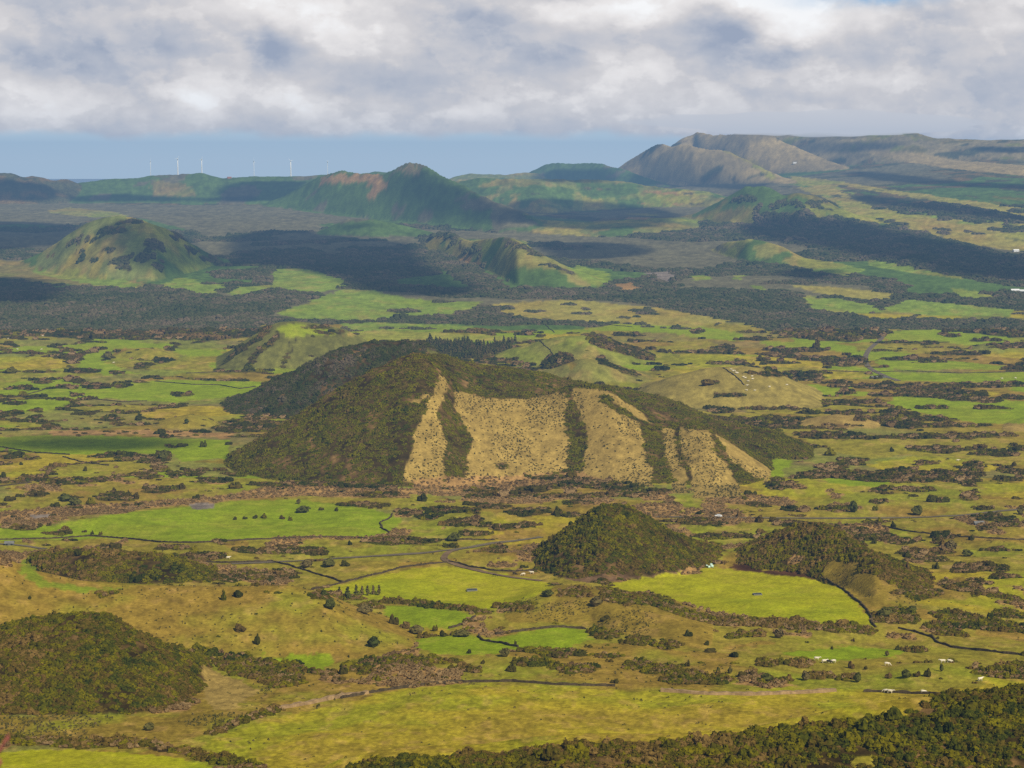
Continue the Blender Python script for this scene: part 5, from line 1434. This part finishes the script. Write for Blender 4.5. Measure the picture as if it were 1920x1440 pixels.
SHADE = [
 [(-60,412),(90,418),(165,424),(185,438),(120,448),(60,466),(-60,474)],
 [(-60,518),(60,520),(120,534),(130,546),(105,566),(60,570),(-60,570)],
 [(178,428),(205,413),(235,410),(290,420),(335,441),(380,468),(425,488),(400,502),(340,516),(300,520),(258,505),(225,482),(200,462),(180,448)],
 [(430,450),(480,436),(560,432),(610,436),(680,448),(760,454),(785,474),(790,500),(850,520),(880,540),(880,556),(760,556),(680,545),(620,520),(560,505),(480,496),(400,506),(345,524),(430,488)],
 [(733,335),(750,318),(775,312),(800,322),(850,345),(900,368),(960,392),(1010,410),(960,422),(880,418),(800,404),(765,395),(738,370)],
 [(960,376),(1060,372),(1200,384),(1280,402),(1240,424),(1130,432),(1000,424),(950,406)],
 [(1005,454),(1100,454),(1190,458),(1225,470),(1180,480),(1100,488),(1040,484),(1012,470)],
 [(1390,416),(1440,408),(1520,410),(1600,418),(1680,436),(1780,458),(1930,488),(1990,505),(1990,532),(1850,524),(1760,510),(1700,492),(1600,478),(1520,462),(1440,450),(1395,440)],
 [(1600,362),(1700,374),(1850,396),(1980,414),(1980,422),(1850,410),(1700,392),(1600,374)],
 [(1440,512),(1520,504),(1590,506),(1560,526),(1500,524)],
 [(-100,334),(0,334),(80,345),(120,362),(90,376),(-100,380)],
 [(120,368),(240,362),(290,366),(370,372),(480,368),(490,378),(300,378),(140,378)],
 [(430,344),(480,340),(560,340),(590,338),(550,362),(500,378),(420,378),(400,360)],
 [(1190,328),(1250,318),(1290,322),(1350,334),(1440,344),(1400,356),(1280,350),(1190,344)],
 [(1000,328),(1040,318),(1140,316),(1170,332),(1120,342),(1000,340)],
 [(1500,268),(1600,266),(1690,268),(1680,280),(1560,288),(1500,282)],
 [(1780,274),(1980,276),(1980,286),(1850,286)],
 [(1560,322),(1640,322),(1800,340),(1980,348),(1980,358),(1800,350),(1640,338)],
 [(840,462),(870,462),(920,466),(950,474),(920,478),(880,474)],
 [(-60,824),(130,818),(300,822),(430,830),(425,840),(350,838),(250,845),(130,848),(-60,836)],
 [(620,420),(700,418),(702,428),(650,434),(615,432)],
]
build_clouds()

def build_cap_clouds():
    """cloud lying on the far summits: soft glowing vapour inside lumpy closed shells"""
    import bmesh
    m, nt, ns, ln = newmat('cloud vapour')
    D = 0.0055
    ab = N(nt, 'ShaderNodeVolumeAbsorption'); ab.inputs['Density'].default_value = D; ab.inputs['Color'].default_value = (0, 0, 0, 1)
    em = N(nt, 'ShaderNodeEmission'); em.inputs['Color'].default_value = (*lin((212, 212, 216)), 1); em.inputs['Strength'].default_value = D
    ad = N(nt, 'ShaderNodeAddShader'); ln.new(ab.outputs[0], ad.inputs[0]); ln.new(em.outputs[0], ad.inputs[1])
    o = N(nt, 'ShaderNodeOutputMaterial'); ln.new(ad.outputs[0], o.inputs['Volume'])
    for px, py, w, h, Y in [(1440, 243, 220, 20, 9000), (1580, 243, 300, 26, 9100), (1700, 238, 240, 22, 9500), (1540, 228, 640, 40, 10300)]:
        a, mm = ray(px, py); bm = bmesh.new(); bmesh.ops.create_icosphere(bm, subdivisions=4, radius=1)
        for v in bm.verts:
            c = v.co; k = 1 + 0.13 * math.sin(c.x * 5 + px) * math.cos(c.y * 4) + 0.08 * math.sin(c.x * 11 + c.z * 7)
            v.co = Vector((c.x * w / 2 * Y / F * k, c.y * 330 * k, c.z * h / 2 * Y / F * k))
        me = bpy.data.meshes.new('cloud'); bm.to_mesh(me); bm.free(); me.materials.append(m)
        ob = bpy.data.objects.new('cloud', me); COL.objects.link(ob); ob.location = (float(a) * Y, Y, float(mm) * Y)
        tag(ob, 'grey cloud resting on the summit of the right hand mountain', None, None, 'structure')
build_cap_clouds()
def build_world():
    w = bpy.data.worlds.new('World'); scene.world = w; w.use_nodes = True
    nt = w.node_tree; nt.nodes.clear(); ln = nt.links
    sky = N(nt, 'ShaderNodeTexSky', sky_type='NISHITA'); sky.sun_disc = False
    sky.sun_elevation = R(SUN_EL); sky.sun_rotation = R(SUN_AZ); sky.altitude = 900; sky.air_density = 1.0; sky.dust_density = 0.6
    tc = N(nt, 'ShaderNodeTexCoord'); sp = N(nt, 'ShaderNodeSeparateXYZ'); ln.new(tc.outputs['Generated'], sp.inputs[0])
    ay = mathn(nt, 'MAXIMUM', mathn(nt, 'ABSOLUTE', sp.outputs['Y']), 0.05)
    A = mathn(nt, 'MULTIPLY', mathn(nt, 'DIVIDE', sp.outputs['X'], ay), F)      # bearing
    B = mathn(nt, 'MULTIPLY', mathn(nt, 'DIVIDE', sp.outputs['Z'], ay), F)      # height above the horizon
    def vec(x, y):
        c = N(nt, 'ShaderNodeCombineXYZ')
        for i, v in enumerate((x, y)):
            if hasattr(v, 'is_output'): ln.new(v, c.inputs[i])
            else: c.inputs[i].default_value = v
        return c.outputs[0]
    def nz(sx, sy, dx, dy, det, ro):
        x = mathn(nt, 'MULTIPLY_ADD', A, 1 / sx, dx); y = mathn(nt, 'MULTIPLY_ADD', B, 1 / sy, dy)
        return noise(nt, vec(x, y), 1.0, det, ro).outputs['Fac']
    wob = nz(160, 90, 3.1, 7.7, 4, 0.6)
    wob2 = nz(150, 90, 13.1, 27.7, 4, 0.6)
    # cloud deck coverage
    low = N(nt, 'ShaderNodeMapRange'); low.interpolation_type = 'SMOOTHSTEP'; low.inputs['From Min'].default_value = 150; low.inputs['From Max'].default_value = 550; low.inputs['To Max'].default_value = 14; ln.new(A, low.inputs['Value'])
    edge = mathn(nt, 'MULTIPLY_ADD', mathn(nt, 'SUBTRACT', wob, 0.5), 44, mathn(nt, 'ADD', B, low.outputs[0]))
    cov = N(nt, 'ShaderNodeMapRange'); cov.interpolation_type = 'SMOOTHSTEP'; cov.inputs['From Min'].default_value = 36; cov.inputs['From Max'].default_value = 56
    ln.new(edge, cov.inputs['Value'])
    wisp = mathn(nt, 'MULTIPLY', mathn(nt, 'SUBTRACT', nz(130, 22, 1, 2, 5, 0.65), 0.50, clamp=True), 2.2, clamp=True)
    # brightness of the deck
    big = nz(330, 150, 5.0, 1.3, 3, 0.55); med = nz(120, 78, 9.0, 4.0, 6, 0.52)
    med2 = noise(nt, vec(mathn(nt, 'MULTIPLY_ADD', A, 1 / 120, 9.0 + 0.13), mathn(nt, 'MULTIPLY_ADD', B, 1 / 78, 4.0 + 0.22)), 1.0, 6, 0.52).outputs['Fac']
    rel = mathn(nt, 'SUBTRACT', med, med2)
    v = mathn(nt, 'MULTIPLY_ADD', mathn(nt, 'SUBTRACT', big, 0.5), 0.7, 0.53)
    v = mathn(nt, 'MULTIPLY_ADD', mathn(nt, 'SUBTRACT', med, 0.5), 0.22, v)
    v = mathn(nt, 'MULTIPLY_ADD', rel, 0.55, v)
    AA = mathn(nt, 'MULTIPLY_ADD', mathn(nt, 'SUBTRACT', wob, 0.5), 150, A)
    BB = mathn(nt, 'MULTIPLY_ADD', mathn(nt, 'SUBTRACT', wob2, 0.5), 80, B)
    for px, py, rx, ry, amp in [(300,40,190,70,-.12),(525,85,60,30,-.30),(470,30,160,50,.16),(860,70,90,55,-.26),(1040,95,110,60,-.20),(1340,75,90,50,-.34),(1470,118,60,28,-.30),
                            (1150,20,110,40,.30),(1400,8,140,30,.35),(1480,55,70,45,.35),(1290,55,60,35,.05),(660,60,110,60,.18),(380,190,45,30,.26),(560,190,60,30,.18),(60,190,90,45,.12),
                            (150,215,260,18,.10),(860,210,160,26,.10),(1150,150,120,50,.10),(960,235,420,14,-.06),(1700,90,180,60,-.14),(1850,40,70,60,.18),(1620,30,50,40,.16),
                            (1850,190,140,60,-.10),(1500,200,260,24,.06),(150,120,200,40,-.12),(740,160,150,50,-.06),(230,95,150,40,-.10),(1100,255,900,14,-.04)]:
        dx = mathn(nt, 'DIVIDE', mathn(nt, 'SUBTRACT', AA, px - 960.0), rx); dy = mathn(nt, 'DIVIDE', mathn(nt, 'SUBTRACT', BB, 300.0 - py), ry)
        d2 = mathn(nt, 'ADD', mathn(nt, 'MULTIPLY', dx, dx), mathn(nt, 'MULTIPLY', dy, dy))
        g = mathn(nt, 'EXPONENT', mathn(nt, 'MULTIPLY', d2, -1.0))
        v = mathn(nt, 'MULTIPLY_ADD', g, amp * 1.45, v)
    # firmer billow edges
    b1 = N(nt, 'ShaderNodeMapRange'); b1.interpolation_type = 'SMOOTHSTEP'; b1.inputs['From Min'].default_value = 0.49; b1.inputs['From Max'].default_value = 0.56
    ln.new(nz(150, 95, 21.0, 14.0, 7, 0.55), b1.inputs['Value'])
    v = mathn(nt, 'MULTIPLY_ADD', mathn(nt, 'SUBTRACT', b1.outputs[0], 0.5), 0.13, v)
    b2 = N(nt, 'ShaderNodeMapRange'); b2.interpolation_type = 'SMOOTHSTEP'; b2.inputs['From Min'].default_value = 0.50; b2.inputs['From Max'].default_value = 0.60
    ln.new(nz(60, 42, 31.0, 24.0, 6, 0.6), b2.inputs['Value'])
    v = mathn(nt, 'MULTIPLY_ADD', mathn(nt, 'SUBTRACT', b2.outputs[0], 0.5), 0.04, v)
    r = ramp(nt, [(0.0, lin((158, 168, 188))), (0.22, lin((186, 190, 201))), (0.5, lin((214, 211, 212))), (0.75, lin((240, 236, 234))), (1.0, lin((255, 255, 255)))])
    ln.new(v, r.inputs['Fac'])
    blue = ramp(nt, [(0.0, lin((204, 220, 230))), (0.2, lin((192, 214, 228))), (1.0, lin((122, 176, 222)))])
    ln.new(mathn(nt, 'MULTIPLY', B, 1 / 330.0), blue.inputs['Fac'])
    clear = N(nt, 'ShaderNodeMix', data_type='RGBA'); ln.new(mathn(nt, 'MULTIPLY', wisp, 0.45), clear.inputs[0])
    ln.new(blue.outputs['Color'], clear.inputs[6]); clear.inputs[7].default_value = (*lin((206, 216, 226)), 1)
    # small blue hole near the top
    hx = mathn(nt, 'DIVIDE', mathn(nt, 'SUBTRACT', AA, 660.0), 130); hy = mathn(nt, 'DIVIDE', mathn(nt, 'SUBTRACT', BB, 306.0), 17)
    hole = mathn(nt, 'EXPONENT', mathn(nt, 'MULTIPLY', mathn(nt, 'ADD', mathn(nt, 'MULTIPLY', hx, hx), mathn(nt, 'MULTIPLY', hy, hy)), -1.0))
    up = N(nt, 'ShaderNodeMapRange'); up.interpolation_type = 'SMOOTHSTEP'; up.inputs['From Min'].default_value = 420; up.inputs['From Max'].default_value = 1400
    up.inputs['To Min'].default_value = 1.0; up.inputs['To Max'].default_value = 0.35; ln.new(B, up.inputs['Value'])
    cf = mathn(nt, 'MULTIPLY', mathn(nt, 'MULTIPLY', cov.outputs[0], up.outputs[0]), mathn(nt, 'SUBTRACT', 1.0, hole), clamp=True)
    deck = N(nt, 'ShaderNodeMix', data_type='RGBA'); ln.new(cf, deck.inputs[0]); ln.new(clear.outputs[2], deck.inputs[6]); ln.new(r.outputs['Color'], deck.inputs[7])
    # high dome: the physical sky; low band: hazy air and cloud deck
    hi = N(nt, 'ShaderNodeMapRange'); hi.interpolation_type = 'SMOOTHSTEP'; hi.inputs['From Min'].default_value = 700; hi.inputs['From Max'].default_value = 3000; ln.new(B, hi.inputs['Value'])
    skys = N(nt, 'ShaderNodeVectorMath', operation='SCALE'); ln.new(sky.outputs[0], skys.inputs[0]); skys.inputs['Scale'].default_value = 0.6
    deck10 = N(nt, 'ShaderNodeVectorMath', operation='SCALE'); ln.new(deck.outputs[2], deck10.inputs[0]); deck10.inputs['Scale'].default_value = 1 / 0.09 * SKYGAIN
    fin = N(nt, 'ShaderNodeMix', data_type='RGBA'); ln.new(hi.outputs[0], fin.inputs[0]); ln.new(deck10.outputs[0], fin.inputs[6]); ln.new(skys.outputs[0], fin.inputs[7])
    bg = N(nt, 'ShaderNodeBackground'); bg.inputs['Strength'].default_value = 0.09; ln.new(fin.outputs[2], bg.inputs['Color'])
    o = N(nt, 'ShaderNodeOutputWorld'); ln.new(bg.outputs[0], o.inputs['Surface'])
SKYGAIN = 1.0
build_world()

# haze: a thin layer of blue air over the island, absorbing a little and glowing with scattered daylight
def build_haze():
    x0, x1, y0, y1, z0, z1 = -16000, 16000, -3000, 15400, -1000, 140
    V = [(x, y, z) for z in (z0, z1) for y in (y0, y1) for x in (x0, x1)]
    Fc = [(0, 2, 3, 1), (4, 5, 7, 6), (0, 1, 5, 4), (2, 6, 7, 3), (0, 4, 6, 2), (1, 3, 7, 5)]
    m, nt, ns, ln = newmat('blue haze')
    D = HAZE
    ab = N(nt, 'ShaderNodeVolumeAbsorption'); ab.inputs['Density'].default_value = D; ab.inputs['Color'].default_value = (0, 0, 0, 1)
    em = N(nt, 'ShaderNodeEmission'); em.inputs['Color'].default_value = (*lin((112, 150, 190)), 1); em.inputs['Strength'].default_value = D
    ad = N(nt, 'ShaderNodeAddShader'); ln.new(ab.outputs[0], ad.inputs[0]); ln.new(em.outputs[0], ad.inputs[1])
    o = N(nt, 'ShaderNodeOutputMaterial'); ln.new(ad.outputs[0], o.inputs['Volume'])
    h = mesh_obj('haze', V, Fc, m); tag(h, 'thin blue haze over the distant plain', None, None, 'structure')
HAZE = 5.8e-5
build_haze()

cam = bpy.data.cameras.new('camera'); co = bpy.data.objects.new('camera', cam); COL.objects.link(co); scene.camera = co
cam.sensor_fit = 'HORIZONTAL'; cam.sensor_width = 36.0; cam.lens = 36.0 * F / 1920.0
cam.clip_start = 0.1; cam.clip_end = 200000
co.location = (0, 0, 0); co.rotation_euler = (math.pi / 2 - PITCH, 0, 0)
cam.dof.use_dof = True; cam.dof.focus_distance = 1400; cam.dof.aperture_fstop = 6.3

scene.view_settings.view_transform = 'Standard'; scene.view_settings.look = 'None'
scene.view_settings.exposure = 0; scene.view_settings.gamma = 1
scene.cycles.max_bounces = 3; scene.cycles.diffuse_bounces = 1; scene.cycles.glossy_bounces = 1
scene.cycles.transparent_max_bounces = 12; scene.cycles.volume_bounces = 0
scene.cycles.use_adaptive_sampling = True; scene.cycles.adaptive_threshold = 0.02
scene.cycles.use_denoising = False
